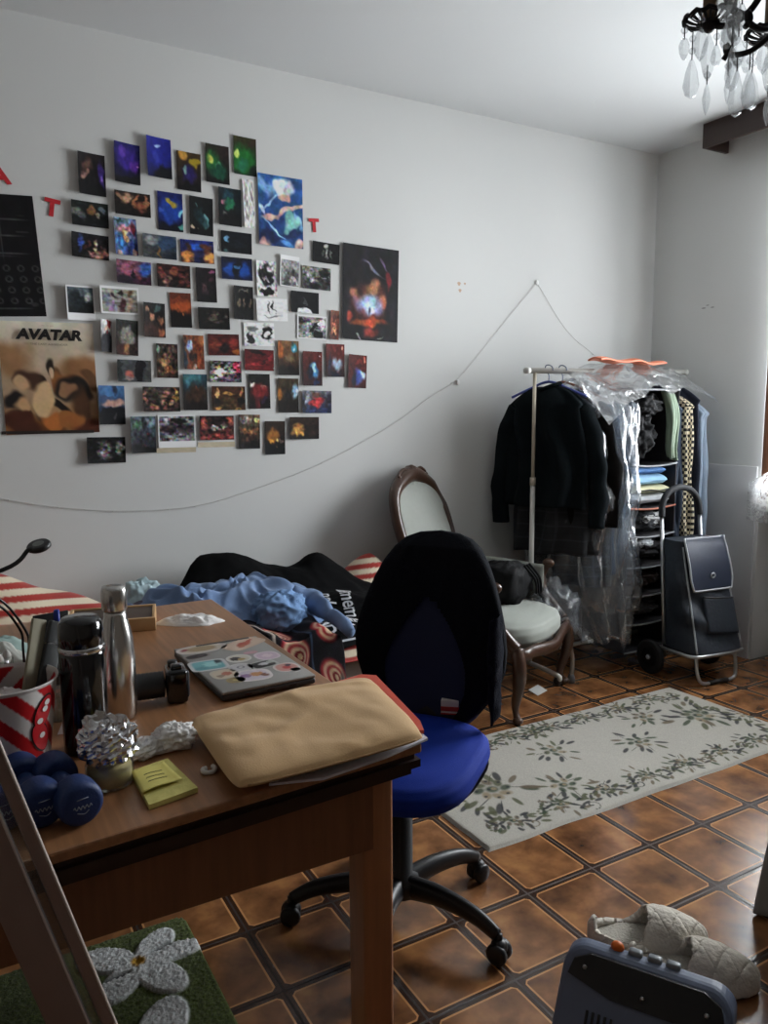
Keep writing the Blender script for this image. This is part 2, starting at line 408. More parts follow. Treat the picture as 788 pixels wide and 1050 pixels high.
# (corners, top colour, bottom colour, blobs, grain, label, border)
PH = [
 ((79,156,107.5,160,108.6,202.6,80,198.7), (24,18,20),(12,10,12), [B(.28,.3,.22,.25,(80,55,48)),B(.25,.55,.18,.1,(150,110,100)),B(.83,.5,.13,.4,(60,40,120)),B(.85,.6,.06,.12,(130,100,190)),B(.5,.9,.6,.2,BK)], .2, 'print of a dim brown figure beside a purple glow, at the cluster corner', 0),
 ((115.8,145.1,143,149.8,144.2,190.7,117,186.5), (22,18,90),(12,10,30), [B(.5,.4,.5,.35,(50,30,125)),B(.3,.25,.12,.2,(80,50,150)),B(.85,.55,.2,.2,(90,45,150)),B(.95,.57,.07,.03,(220,150,220)),B(.5,.98,.7,.22,BK,.6)], .12, 'violet concert print with a black crowd along its foot', 0),
 ((149,139.8,175.4,144,176,184.2,150,181), (24,30,130),(16,20,70), [B(.5,.4,.6,.4,(22,28,125)),B(.42,.22,.14,.05,(160,190,240)),B(.4,.5,.2,.2,(40,50,150)),B(.7,.95,.5,.28,(8,9,18),.6)], .08, 'deep blue concert print with one small white spotlight', 0),
 ((181,154.4,206,158.6,206,197.7,181.2,194), (60,44,20),(14,10,18), [B(.25,.1,.22,.12,(190,140,60)),B(.8,.25,.3,.1,(150,130,30)),B(.5,.55,.35,.28,(36,26,90)),B(.33,.47,.09,.13,(120,160,150),.9,.5),B(.5,1,.8,.22,BK,.6)], .12, 'print of amber lamps over an indigo stage', 0),
 ((210.3,147,235,151,235.1,190,210.5,186.5), (34,30,18),(10,16,12), [B(.3,.45,.4,.35,(28,90,40)),B(.2,.4,.16,.14,(190,200,90)),B(.55,.55,.1,.1,(120,200,140)),B(.5,.7,.4,.25,(18,70,50)),B(.85,.2,.4,.3,(36,26,22)),B(.5,1,.8,.15,BK,.6)], .14, 'green stage print with a yellow lamp at its edge and a dark brown top', 0),
 ((239.1,138.7,262.9,143.5,262.9,181.4,239.1,178.2), (50,48,22),(12,30,20), [B(.4,.6,.7,.45,(24,100,36)),B(.1,.45,.16,.12,(200,215,110)),B(.35,.75,.3,.2,(28,100,70)),B(.95,.1,.4,.2,(50,38,28)),B(.95,.9,.3,.2,(8,20,12))], .1, 'topmost green print of the cluster, bright leaf green with a pale flare', 0),
 ((72.6,205.1,111,210,111.4,234.7,72.8,230.8), (20,26,24),(10,11,12), [B(.55,.35,.12,.28,(120,85,55)),B(.15,.45,.14,.2,(110,120,110)),B(.3,.6,.1,.2,(90,95,90)),B(.88,.3,.1,.15,(90,105,110)),B(.7,.5,.06,.15,(160,150,130)),B(.6,.85,.4,.3,(12,14,16))], .3, 'dark print of a person in black with grey signs behind', 0),
 ((72.6,237.8,111.6,242.8,111.6,267.5,72.8,263.3), (12,10,14),(14,11,12), [B(.25,.4,.08,.35,(40,60,120)),B(.45,.5,.1,.3,(70,45,40)),B(.67,.45,.07,.25,(190,170,150)),B(.75,.8,.18,.25,(150,110,95)),B(.9,.7,.08,.3,(120,80,70)),B(.55,.85,.1,.15,(180,130,120))], .5, 'print of a group in stage dress with one blue outfit, beneath the dark grey-signed print', 0),
 ((116.5,195.2,154,200.2,154.5,223.5,117.2,219.6), (26,16,12),(16,12,10), [B(.3,.3,.2,.28,(190,150,115)),B(.15,.2,.1,.2,(150,110,80)),B(.6,.35,.1,.4,(150,95,65)),B(.75,.6,.16,.3,(130,75,55)),B(.88,.35,.08,.35,(150,100,70)),B(.7,.2,.08,.2,(30,18,12))], .25, 'print of raised tan hands against a brown background', 0),
 ((116.1,223.2,140.3,225.3,141,262.6,117.2,261.2), (90,110,130),(60,70,120), [B(.5,.3,.5,.18,(180,110,125)),B(.85,.3,.15,.25,(110,35,50)),B(.25,.65,.25,.3,(50,110,170)),B(.7,.8,.35,.2,(30,50,110)),B(.5,.45,.15,.1,(210,160,110)),B(.2,.06,.3,.06,(20,50,50)),B(.15,.92,.15,.08,(170,150,140)),B(.85,.93,.15,.08,(130,100,90))], .45, 'small portrait illustration in pink and bright blue', 0),
 ((145.1,239.6,181,243.3,181,266.8,145.8,263.6), (70,76,82),(40,46,54), [B(.3,.25,.25,.2,(130,132,130)),B(.75,.3,.4,.4,(40,62,90)),B(.48,.7,.07,.3,(130,95,55)),B(.1,.8,.3,.4,(60,62,62)),B(.9,.9,.3,.2,(26,34,44))], .18, 'hazy grey concert print with a lone tan figure in the middle', 0),
 ((161.1,195.9,187,199.1,188,238.6,162,235.4), (16,26,90),(10,16,60), [B(.5,.45,.5,.4,(24,60,150)),B(.55,.25,.28,.1,(170,150,50),.7,.3),B(.88,.5,.1,.09,(130,200,240)),B(.15,.45,.15,.1,(50,80,170)),B(.5,.98,.7,.25,(7,9,24),.6),B(.92,.9,.12,.08,(80,150,140))], .12, 'blue stage print with a yellow beam over the crowd', 0),
 ((193.5,200.9,218.3,204,218.6,243.1,194.3,239.6), (10,12,14),(8,8,10), [B(.55,.58,.14,.2,(90,150,150),.8,-.4),B(.7,.55,.06,.18,(120,180,180)),B(.3,.25,.06,.04,(70,110,110)),B(.2,.83,.1,.05,(170,150,130)),B(.45,.5,.3,.3,(20,40,44))], .2, 'black print with a pale teal streak of light near its centre', 0),
 ((223.2,191.8,247.5,195,247.7,233.3,223.9,230.2), (14,26,32),(8,8,9), [B(.5,.4,.22,.2,(30,100,70)),B(.25,.35,.1,.1,(150,90,110)),B(.4,.15,.3,.15,(20,50,60)),B(.28,.65,.12,.07,(110,105,100)),B(.5,.9,.7,.3,BK,.6)], .22, 'dark print with a green banner and a small pink light', 0),
 ((185.1,245.2,219.3,248,219.3,270.9,185.1,268.7), (24,36,110),(40,26,40), [B(.5,.25,.25,.25,(40,90,190)),B(.25,.4,.14,.25,(70,40,30)),B(.2,.75,.25,.3,(215,140,70)),B(.78,.35,.16,.25,(90,48,34)),B(.85,.75,.2,.3,(225,155,80)),B(.5,.85,.08,.3,(20,26,70))], .25, 'print of two orange-lit people against a royal blue backdrop', 0),
 ((226,236.4,258.1,239.6,258.3,261.6,226.6,257.7), (10,14,22),(9,11,16), [B(.2,.42,.11,.2,(110,165,200),.5),B(.18,.9,.12,.1,(60,90,90)),B(.55,.6,.3,.2,(16,22,30))], .15, 'almost black print with one round pale blue light like a moon', 0),
 ((226.3,263.1,258.7,265.6,258.8,288.3,227,285.8), (10,16,44),(10,20,56), [B(.3,.55,.25,.4,(24,70,150)),B(.75,.55,.22,.4,(24,74,160)),B(.52,.5,.13,.6,(8,10,20)),B(.52,.42,.08,.12,(60,110,160)),B(.5,0,.6,.15,(8,10,20))], .12, 'blue print of a dark standing silhouette lit from behind', 0),
 ((118.3,266.3,154.9,269.5,154.9,293.2,118.6,290), (120,70,90),(40,24,40), [B(.85,.3,.25,.4,(50,90,170)),B(.4,.4,.35,.25,(150,80,100)),B(.5,.6,.06,.3,(24,16,26)),B(.2,.85,.3,.3,(26,18,30)),B(.8,.9,.4,.25,(50,20,40)),B(.65,.75,.1,.15,(120,50,60))], .3, 'print of a pink smoke sky above a crowd with a blue corner', 0),
 ((160.5,270,195.2,273.3,195.2,296,160.8,293.8), (44,22,18),(24,14,14), [B(.15,.4,.12,.3,(120,60,50)),B(.3,.75,.14,.25,(140,100,90)),B(.5,.3,.14,.25,(110,55,40)),B(.7,.6,.1,.35,(90,40,36)),B(.88,.6,.1,.4,(80,40,34))], .45, 'russet print of crowded faces next to the pink smoke one', 0),
 ((200.2,274.2,221.7,275.6,222.1,310.5,201.5,309.5), (22,14,18),(12,9,11), [B(.45,.57,.09,.1,(220,200,190)),B(.8,.1,.2,.06,(120,60,90)),B(.8,.4,.12,.15,(60,34,44)),B(.5,.95,.6,.15,BK),B(.45,.6,.2,.2,(70,50,54),.9)], .2, 'narrow dark print with a white spark low in the middle', 0),
 ((238.9,292.8,259.5,294.5,259.8,328.4,239.3,327), (16,15,14),(12,11,11), [B(.5,.12,.35,.04,(100,95,85),.5),B(.28,.5,.13,.12,(90,80,66),.7),B(.55,.5,.06,.15,(100,88,74)),B(.8,.5,.09,.14,(80,70,60))], .3, 'black band flyer with faint beige lettering', 0),
 ((174,300,195.6,300.8,197,336.4,174.9,335.4), (90,40,24),(14,9,8), [B(.5,.35,.7,.25,(170,78,36)),B(.3,.2,.5,.1,(120,52,30)),B(.3,.6,.3,.15,(20,12,10)),B(.5,.9,.8,.38,(12,8,8),.4),B(.62,.6,.06,.06,(190,110,60))], .1, 'print of an orange dusk sky over a black hill', 0),
 ((202.3,315.1,235,316.1,235.8,338.2,203.3,337.5), (18,15,12),(12,10,9), [B(.5,.4,.1,.25,(90,80,70),.8,.6),B(.6,.65,.2,.1,(70,62,54)),B(.9,.4,.1,.1,(60,52,46)),B(.35,.2,.2,.15,(40,34,28))], .4, 'dim sepia print with a faint bent figure', 0),
 ((145.8,310.3,169,311.4,169.8,346.8,147.2,345.1), (30,30,30),(38,24,20), [B(.15,.2,.14,.12,(170,125,95)),B(.4,.38,.18,.16,(175,125,95)),B(.85,.5,.14,.16,(170,110,80)),B(.3,.12,.3,.08,(24,16,14)),B(.82,.3,.18,.1,(18,12,10)),B(.35,.8,.45,.3,(60,38,32)),B(.8,.85,.2,.2,(150,90,60)),B(.65,.12,.15,.1,(60,80,80))], .2, 'portrait print of three smiling people in brown sweaters', 0),
 ((118.2,327.3,141.9,329.4,141.4,365,118.2,363.6), (44,46,42),(44,28,24), [B(.5,.45,.4,.3,(138,136,128),.5),B(.48,.8,.22,.16,(150,105,70)),B(.2,.85,.2,.2,(60,30,26)),B(.85,.2,.2,.2,(30,34,30)),B(.48,.96,.16,.06,(90,50,40))], .25, 'print of a round grey head of hair seen from the front', 0),
 ((119.3,368.6,154.9,370,155.2,391.9,120,391.2), (70,74,76),(56,58,62), [B(.05,.5,.1,.8,(36,40,40),.4),B(.65,.5,.14,.8,(22,20,24),.3),B(.35,.65,.15,.2,(170,90,80)),B(.32,.85,.14,.15,(150,130,130)),B(.93,.5,.1,.8,(70,72,70),.4)], .15, 'grey print of a room with a pinkish red blur and a dark doorway', 0),
 ((160.2,352.1,182.3,353.2,182.6,387.7,160.2,387.3), (60,48,40),(44,30,22), [B(.12,.15,.12,.15,(150,155,155)),B(.5,.35,.3,.12,(110,85,60)),B(.4,.55,.3,.12,(140,105,70)),B(.6,.75,.3,.12,(110,70,44)),B(.2,.8,.15,.1,(90,70,56))], .6, 'sandy brown print of a packed crowd in daylight', 0),
 ((186.8,343.5,208.9,344.2,209.6,378.9,188.6,378.6), (110,60,36),(90,46,30), [B(.3,.3,.16,.2,(150,180,215)),B(.05,.6,.12,.6,(30,40,50)),B(.4,.6,.2,.15,(40,26,24)),B(.75,.5,.2,.6,(130,58,30)),B(.5,.92,.16,.1,(200,170,165)),B(.9,.1,.2,.2,(150,90,50))], .3, 'orange wooden interior print with a pale blue window', 0),
 ((213,342.4,245.1,343,245.6,364.7,213.5,364.4), (80,26,22),(70,20,18), [B(.25,.5,.22,.3,(120,50,36)),B(.5,.65,.2,.3,(26,18,18)),B(.8,.45,.15,.25,(120,40,34)),B(.9,.85,.12,.15,(150,80,30)),B(.5,.1,.7,.15,(60,18,18))], .22, 'red-lit print with a dark rounded shape in the middle', 0),
 ((214.4,369.6,247.2,370.7,247.9,392.3,214.9,391.5), (60,56,60),(60,54,60), [B(.3,.5,.2,.3,(190,150,140)),B(.6,.4,.25,.25,(130,130,125)),B(.9,.3,.15,.5,(150,50,70)),B(.15,.8,.14,.2,(150,140,150))], 1.0, 'busy confetti-like print of a bright crowd in white and crimson', 0),
 ((250,357.7,280.7,359.3,281,380.5,250.7,379.6), (80,20,22),(90,20,22), [B(.4,.15,.4,.08,(30,14,14),.7,.2),B(.7,.55,.25,.1,(40,14,16),.8,-.7),B(.3,.75,.3,.12,(150,40,44)),B(.85,.4,.1,.3,(150,40,44),.8,.5)], .2, 'crimson swirl print beneath the small ink drawings', 0),
 ((187,383.5,212.4,384,212.8,420.5,188.1,420.5), (40,70,80),(20,12,10), [B(.35,.1,.2,.12,(200,230,225)),B(.35,.1,.5,.22,(60,110,120),1),B(.6,.42,.12,.1,(150,80,50)),B(.5,.6,.6,.3,(52,34,22)),B(.5,.95,.8,.25,(18,11,10))], .18, 'brown print with a glowing teal-white lamp at the top', 0),
 ((216.6,396.1,251.2,396.2,251.9,420.5,217,420.5), (60,30,16),(50,32,18), [B(.17,.25,.06,.25,(220,170,110)),B(.87,.25,.06,.25,(220,160,100)),B(.5,.75,.28,.4,(60,44,24),.4),B(.5,.32,.2,.07,(170,120,60)),B(.15,.6,.13,.2,(14,10,10)),B(.87,.6,.13,.2,(14,10,10)),B(.2,.95,.12,.12,(190,140,80)),B(.8,.95,.12,.12,(190,140,80))], .3, 'golden theatre interior print with symmetrical boxes', 0),
 ((254.4,383.5,277,383.5,277,419.1,255.1,418.9), (26,26,24),(20,10,12), [B(.17,.3,.14,.09,(235,225,210)),B(.67,.38,.1,.07,(235,220,200)),B(.5,.5,.5,.25,(110,30,32)),B(.4,.8,.18,.22,(90,30,36)),B(.75,.75,.1,.12,(40,26,50)),B(.9,.9,.2,.2,BK)], .2, 'dark red stage print with two white lamps', 0),
 ((100.7,395.4,127.9,395.6,128.2,435.1,101,435.1), (70,110,160),(14,15,20), [B(.5,.15,.6,.2,(70,115,165)),B(.65,.1,.2,.12,(40,50,70),.8,.6),B(.3,.3,.4,.08,(60,75,105)),B(.6,.47,.6,.13,(190,150,135)),B(.5,.82,.9,.26,(13,14,20),.25),B(.6,.82,.05,.12,(60,58,60),.9,.4)], .1, 'print of a blue and peach sunset over dark fields', 0),
 ((145.6,396.5,184.4,397,184.7,421.9,145.9,421.9), (50,42,38),(40,26,22), [B(.07,.5,.1,.25,(200,140,110)),B(.3,.85,.12,.2,(170,110,80)),B(.55,.7,.09,.2,(170,120,95)),B(.78,.6,.09,.2,(190,140,110)),B(.6,.3,.12,.15,(150,105,95)),B(.92,.3,.08,.3,(150,120,60)),B(.4,.4,.1,.2,(30,26,20))], .6, 'print of a packed smiling crowd in yellow and brown', 0),
 ((132,427.2,159.6,426.8,160,464,134.2,464.5), (80,92,100),(14,14,18), [B(.25,.2,.3,.14,(50,80,56)),B(.8,.2,.2,.15,(110,130,145)),B(.55,.2,.12,.25,(30,36,40)),B(.5,.6,.5,.2,(36,36,44)),B(.75,.5,.1,.06,(120,60,60)),B(.45,.78,.06,.08,(90,50,50)),B(.5,.95,.7,.2,BK)], .4, 'street scene print with a green tree and dark marchers', 0),
 ((88.1,448.4,128.4,448,129.1,474.2,89.1,474.9), (14,14,14),(10,10,10), [B(.5,.5,.2,.4,(120,120,116)),B(.85,.45,.15,.35,(130,132,128)),B(.35,.5,.08,.35,(80,80,78)),B(.7,.45,.05,.35,(20,20,20)),B(.1,.5,.15,.7,(8,8,8))], .7, 'black and white print of a band on stage, lowest of the cluster', 0),
 ((162,425.6,200.5,425.6,200.5,458,162,459.5), (130,132,136),(90,90,92), [B(.5,.2,.26,.16,(20,20,22),.3),B(.25,.5,.3,.25,(40,34,36)),B(.78,.5,.25,.25,(40,36,38)),B(.5,.95,.35,.25,(120,122,124),.4)], .6, 'print of an open-air amphitheatre crowd below a dark dome, white edged', (.02,.04,.03,.19)),
 ((204,426.5,239.7,426.1,240,450.7,204.7,451.2), (30,16,16),(80,36,34), [B(.1,.3,.15,.35,(120,56,48)),B(.9,.15,.15,.25,(140,70,60)),B(.45,.55,.2,.1,(190,185,190)),B(.68,.45,.08,.18,(220,215,220)),B(.5,.3,.3,.2,(24,14,16)),B(.5,.9,.7,.14,(120,50,46))], .6, 'reddish print of a cheering crowd around a white glare', 0),
 ((243.9,425.1,266.5,425.1,266.8,460,244.6,460), (80,66,48),(14,10,9), [B(.35,.14,.3,.13,(170,160,150)),B(.85,.16,.15,.1,(220,200,150)),B(.5,.5,.5,.12,(110,76,46)),B(.5,.7,.5,.15,(50,32,24)),B(.5,.95,.8,.2,BK)], .45, 'amber print of a crowd beneath two hazy lights', 0),
 ((271,431.8,292.3,431.8,292.5,465.6,271.5,466), (40,26,16),(8,8,10), [B(.4,.45,.4,.25,(150,95,40)),B(.6,.63,.1,.07,(240,200,120)),B(.3,.6,.1,.08,(220,150,60)),B(.8,.6,.12,.08,(110,90,80)),B(.5,.92,.8,.26,(7,8,12),.3)], .15, 'upright print of candle-like lights above a black edge', 0),
 ((296.1,427.6,327.1,427.6,327.1,450,296.3,450.4), (40,26,16),(12,9,8), [B(.25,.55,.25,.35,(170,120,60)),B(.2,.75,.06,.18,(240,190,90)),B(.42,.72,.06,.18,(230,170,80)),B(.3,.95,.25,.2,BK),B(.8,.5,.25,.6,(34,20,16))], .25, 'landscape print of a warm glow in a dark room', 0),
 ((284.7,348.9,306.7,350.1,306.6,384.7,284.8,384.7), (120,84,50),(30,18,14), [B(.12,.3,.2,.3,(170,90,40)),B(.78,.2,.22,.18,(60,150,180)),B(.78,.2,.08,.07,(180,235,245)),B(.55,.5,.3,.15,(110,92,66)),B(.5,.92,.8,.25,(20,13,12))], .2, 'orange and teal stage print above the amber-and-white one', 0),
 ((284.8,387.6,306.2,388.5,306.2,422.8,284.8,423.2), (60,48,30),(14,11,10), [B(.1,.45,.2,.2,(150,95,40)),B(.85,.38,.2,.25,(150,190,220)),B(.9,.42,.08,.12,(235,245,250)),B(.5,.5,.2,.2,(24,22,24)),B(.5,.85,.8,.25,(24,17,13))], .2, 'print with an amber side and a white-blue flare at the other', 0),
 ((310,360,330.5,360.9,330.5,395.6,310,395.2), (90,30,24),(40,16,20), [B(.6,.55,.25,.25,(70,140,190)),B(.6,.5,.1,.12,(190,230,250)),B(.4,.6,.14,.3,(24,30,50)),B(.7,.85,.2,.12,(20,30,60)),B(.85,.12,.05,.03,(240,220,210))], .2, 'red stage print with a blue flare next to the orange and teal print', 0),
 ((333.8,352.4,353.4,353.3,353.4,386.6,333.8,386.3), (100,34,28),(36,20,24), [B(.6,.6,.32,.25,(160,180,200)),B(.2,.6,.14,.4,(40,40,56)),B(.5,.92,.3,.1,(14,20,40)),B(.85,.1,.06,.05,(220,150,130))], .18, 'red stage print with a wide whitish haze, middle of the three', 0),
 ((356.6,363.2,376.2,364.7,375.6,398.4,356.2,397.1), (80,26,22),(60,18,20), [B(.75,.6,.22,.16,(190,220,250)),B(.55,.65,.25,.25,(60,80,160),.9),B(.35,.7,.16,.3,(20,22,40)),B(.6,.2,.3,.1,(110,36,32)),B(.92,.15,.05,.04,(230,120,100))], .2, 'outermost of the three red stage prints, beside the bare wall', 0),
 ((309.6,400.5,339.9,400.9,339.9,423.8,309.6,423.2), (100,100,106),(20,28,60), [B(.5,.5,.28,.3,(190,56,58),.5),B(.5,.18,.12,.14,(90,60,50)),B(.15,.3,.12,.3,(150,155,165)),B(.05,.6,.08,.4,(30,28,36)),B(.9,.4,.12,.4,(34,30,40)),B(.25,.88,.22,.12,(40,50,90)),B(.75,.88,.22,.12,(36,46,86))], .3, 'print of a person in a red shirt among blue chairs', 0),
 ((320.1,247,348.7,251.2,347.7,272.1,320.1,267.9), (10,10,11),(9,9,10), [B(.5,.4,.06,.4,(130,132,128)),B(.66,.5,.05,.3,(80,82,80)),B(.36,.5,.05,.25,(70,72,70)),B(.5,.1,.05,.1,(160,160,155))], .25, 'black print of a pale statue-like form under the red letter with a speck', 0),
 ((286.6,261,307.3,264,306.4,295.5,286.6,293), (150,150,150),(110,110,110), [B(.75,.5,.28,.25,(60,60,60)),B(.35,.5,.25,.25,(90,90,90)),B(.3,.75,.2,.2,(70,70,70)),B(.75,.75,.3,.08,(190,190,190),.7,.5),B(.3,.92,.3,.1,(60,60,60))], .3, 'black and white print of a lane with white margin, under the blue anime poster', (.03,.13,.02,.03)),
 ((309.8,271.8,339.3,276,339,298.4,309.8,295.6), (120,120,120),(50,50,50), [B(.78,.5,.22,.5,(34,34,34),.4),B(.35,.6,.12,.18,(190,190,190)),B(.2,.3,.2,.3,(140,140,140)),B(.75,.4,.15,.04,(120,120,120)),B(.45,.85,.2,.15,(30,30,30))], .5, 'black and white print of a person beside a wall', 0),
 ((262.8,266.8,284.2,269,283.5,304.2,262.8,303.5), (222,222,220),(222,222,220), [B(.5,.36,.42,.34,(30,30,30),.25),B(.5,.86,.4,.14,(26,26,26),.3),B(.72,.2,.2,.1,(190,190,190)),B(.25,.18,.08,.12,(170,170,170)),B(.5,.5,.2,.06,(150,150,150))], .35, 'paper sheet with a bold black ink head drawing', 0),
 ((262.6,305.6,294.7,307,294.7,329.3,262.6,329.3), (224,224,224),(222,222,222), [B(.42,.4,.05,.28,(90,90,90)),B(.55,.4,.05,.3,(24,24,24)),B(.48,.78,.35,.04,(110,110,112))], .05, 'white paper with two tiny standing ink figures', 0),
 ((250,330.7,281.4,331.4,281.4,355.2,250,354.5), (224,224,224),(224,224,224), [B(.2,.65,.14,.3,(40,40,40),.4),B(.28,.3,.14,.2,(120,120,120)),B(.25,.45,.1,.1,(215,215,215)),B(.76,.45,.2,.42,(24,24,24),.3),B(.76,.5,.12,.2,(225,225,225),.4),B(.7,.85,.16,.15,(225,225,225),.4)], .15, 'white paper with two black-haired ink sketches side by side', 0),
 ((297.9,297.9,327.1,300.7,326.8,322.1,298.2,319.8), (16,16,18),(14,14,16), [B(.48,1.02,.3,.3,(215,218,220),.15),B(.48,.5,.04,.3,(60,62,64))], .1, 'black print with a pale snow dome at its foot', 0),
 ((304.4,322.4,335.5,325,335,348.6,304.6,346.6), (130,130,130),(110,110,110), [B(.25,.3,.25,.25,(170,170,170)),B(.6,.45,.12,.5,(14,14,14),.4,.6),B(.83,.3,.15,.27,(235,235,235),.2),B(.7,.8,.16,.2,(18,18,18),.4),B(.3,.8,.25,.1,(225,225,225),.6,-.5),B(.08,.15,.1,.2,(14,14,14))], .5, 'ink comic panel with a white speech balloon', (.05,.06,.03,.03)),
 ((338.2,317.9,348.1,319.1,347.3,348.6,338.2,347.9), (110,60,44),(80,40,30), [B(.5,.25,.3,.12,(60,24,20)),B(.5,.45,.35,.08,(190,110,80)),B(.45,.7,.35,.15,(215,150,110)),B(.5,.9,.4,.08,(50,24,20))], .4, 'narrow rust-coloured strip print beside the tall black film poster', 0),
 ((67,292.4,96.6,294.2,97.7,329.1,68,328.4), (60,74,80),(12,14,15), [B(.8,.35,.2,.25,(180,185,180)),B(.5,.1,.5,.2,(90,100,108)),B(.25,.5,.3,.5,(22,30,34)),B(.8,.85,.4,.3,(14,16,17))], .2, 'instant photo of dark cliffs with a wide white border', (.05,.055,.05,.22)),
 ((101.9,293.5,142.4,295,142.6,323.5,102.3,321), (150,152,140),(130,128,118), [B(.1,.45,.1,.35,(110,115,135)),B(.3,.3,.09,.15,(50,36,44)),B(.27,.7,.1,.3,(150,120,160)),B(.38,.75,.08,.25,(150,160,170)),B(.55,.2,.08,.14,(40,30,32)),B(.55,.65,.09,.35,(70,40,44)),B(.78,.2,.1,.16,(100,72,50)),B(.78,.65,.1,.35,(170,140,120))], .25, 'pale group drawing of four friends with a white edge', (.05,.08,.04,.06)),
 ((102.3,327.3,114.2,328.4,115.1,361.6,103,360.8), (215,215,212),(40,36,40), [B(.65,.13,.3,.13,(130,36,40),.4),B(.4,.13,.2,.13,(215,215,212),.4),B(.55,.25,.22,.08,(205,170,150)),B(.5,.7,.6,.36,(32,32,38),.3),B(.6,.4,.1,.08,(120,40,40))], .15, 'slim white-backed drawing of a red-and-white-haired figure in black', 0),
 ((249.3,183.7,259.4,185.1,262.6,234,249.3,233.3), (208,208,204),(208,208,204), [B(.3,.2,.13,.12,(130,130,128),.6),B(.3,.5,.13,.14,(130,130,128),.6),B(.3,.82,.13,.1,(120,120,118),.6),B(.75,.3,.1,.22,(140,140,138),.6)], .25, 'pale ticket strip with grey upright lettering next to the blue poster', 0),
]
for i, (px, top, bot, bl, gr, lab, bd) in enumerate(PH):
    tall = (px[7] - px[1]) > (px[2] - px[0])
    nx, ny = (36, 54) if tall else (54, 38)
    col = paint(nx, ny, top, bot, bl, gr, seed=i + 3, cell=2, gain=GAIN, warp=.045)
    print_quad('photo_print', px, nx, ny, col, lab, 'photo', G_, curl=0.003 + 0.006 * random.random() + (0.010 if px[0] < 150 else 0), border=bd or (0, 0, 0, 0))
o = print_quad('masking_tape', (160.5, 459.5, 201, 458.5, 201, 463.5, 160.5, 464.5), 10, 3, paint(10, 3, (196, 184, 158), (196, 184, 158), [], .05), 'cream masking tape under the white edged amphitheatre print', 'tape', curl=.001)
o = print_quad('masking_tape', (203, 453.5, 241, 453, 241, 458, 203, 459), 10, 3, paint(10, 3, (200, 188, 162), (200, 188, 162), [], .05), 'cream masking tape under the reddish crowd print', 'tape', curl=.001)

# posters (plain generic stand-in artwork in the same colours)
def poster(px, nx, ny, top, bot, bl, gr, lab, seed, curl=.004):
    return print_quad('wall_poster', px, nx, ny, paint(nx, ny, top, bot, bl, gr, seed=seed, cell=2, gain=GAIN, warp=.0 if seed == 42 else .035), lab, 'poster', curl=curl, material=MATTE)
rs = random.Random(5)
bl = []
for k in range(9): bl.append(B(rs.random(), .45 + .5 * rs.random(), .1 + .1 * rs.random(), .05 + .06 * rs.random(), rs.choice([(60,42,30),(96,66,42),(30,24,20),(134,84,46),(170,132,92)]), .5, rs.random()))
pa = poster((1, 330, 98, 331, 99, 444, 2, 445), 90, 110, (214,206,188), (134,96,62),
    [B(.1,.35,.25,.2,(150,112,78)),B(.9,.45,.3,.18,(140,98,64))] + bl + [B(.24,.52,.15,.12,(70,46,34),.5),B(.2,.55,.09,.1,(196,160,120),.5),B(.52,.42,.08,.08,(36,28,24),.5),B(.53,.46,.05,.05,(200,172,140),.5),
     B(.76,.62,.22,.12,(30,26,24),.5,.3),B(.68,.6,.06,.07,(150,110,80),.6),B(.1,.72,.12,.1,(28,24,24),.5,.3),B(.82,.78,.14,.2,(74,48,30),.6,-.4),B(.42,.68,.15,.15,(206,172,128),.3),B(.18,.78,.09,.1,(190,150,110),.5),
     B(.3,.98,.35,.14,(104,62,30),.4),B(.48,.9,.12,.1,(176,104,50),.4),B(.68,.88,.18,.07,(150,92,48),.5,-.3),B(.15,.92,.2,.1,(70,36,24),.5),B(.85,.95,.2,.1,(80,40,26),.5)], .05,
    'large tan and brown poster headed with black brush lettering, below the black line-art poster', 41)
# its lettering, flat print on the sheet
def on_wall(px, py, dx, dz, lift=.008):
    c = at(px, py, y=YW); return Vector((c.x + dx, YW - lift, c.z + dz))
INK = mat('black_ink', (22, 18, 16), rough=.5); REDP = mat('red_print', (150, 60, 40), rough=.6)
def letters(s, size, px, py, material, parent, name='lettering', shear=0, bold=0.0, lift=.012, sx=1.0, tilt=0.0):
    mb = text_mb(s, size, lambda x, y: on_wall(px, py, x * sx, y + x * sx * tilt, lift), shear, bold)
    mb.v = [v - parent.location for v in mb.v]
    return mb.build(name, material, parent)
letters('AVATAR', .052, 50, 344, INK, pa, bold=.003, shear=.15, sx=1.15)
letters('THE LAST AIRBENDER', .011, 50, 353.5, mat('grey_ink', (120, 108, 96), rough=.6), pa, sx=1.25)
letters('\u2014 \u2014 \u2014', .012, 48, 334.2, REDP, pa)
pb = MB().box(on_wall(50, 443, 0, 0, .006), (.335, .001, .012)).build('printed_footer', mat('footer_ink', (34, 22, 18), rough=.6), None)
pb.parent = pa; pb.location = -pa.location

ln = [B(.25 + .25 * k, .25, .01, .3, (60, 62, 62), .6) for k in range(2)]
for j in range(4):
    for k in range(5): ln.append(B(.12 + .2 * k + .02 * j, .60 + .09 * j, .06, .030, (62, 64, 62), .5)); ln.append(B(.12 + .2 * k + .02 * j, .60 + .09 * j, .035, .018, (14, 13, 15), .5))
for zz in (.2, .33, .48, .505, .93): ln.append(B(.5, zz, .42, .006, (66, 68, 68), .6))
ln += [B(.8, .17, .12, .004, (52, 52, 52), .5), B(.8, .3, .1, .004, (48, 48, 48), .5), B(.86, .64, .08, .004, (46, 46, 46), .5), B(.86, .9, .06, .02, (44, 44, 44), .6)]
bx0 = at(38, 203, y=YW).x - at(0, 200, y=YW).x
poster((-34, 196, 38, 203, 43, 323, -37, 325.5), 60, 90, (16,14,17), (15,13,16), ln, .12, 'tall black poster of faint grey line drawing, hanging above the tan poster', 42)

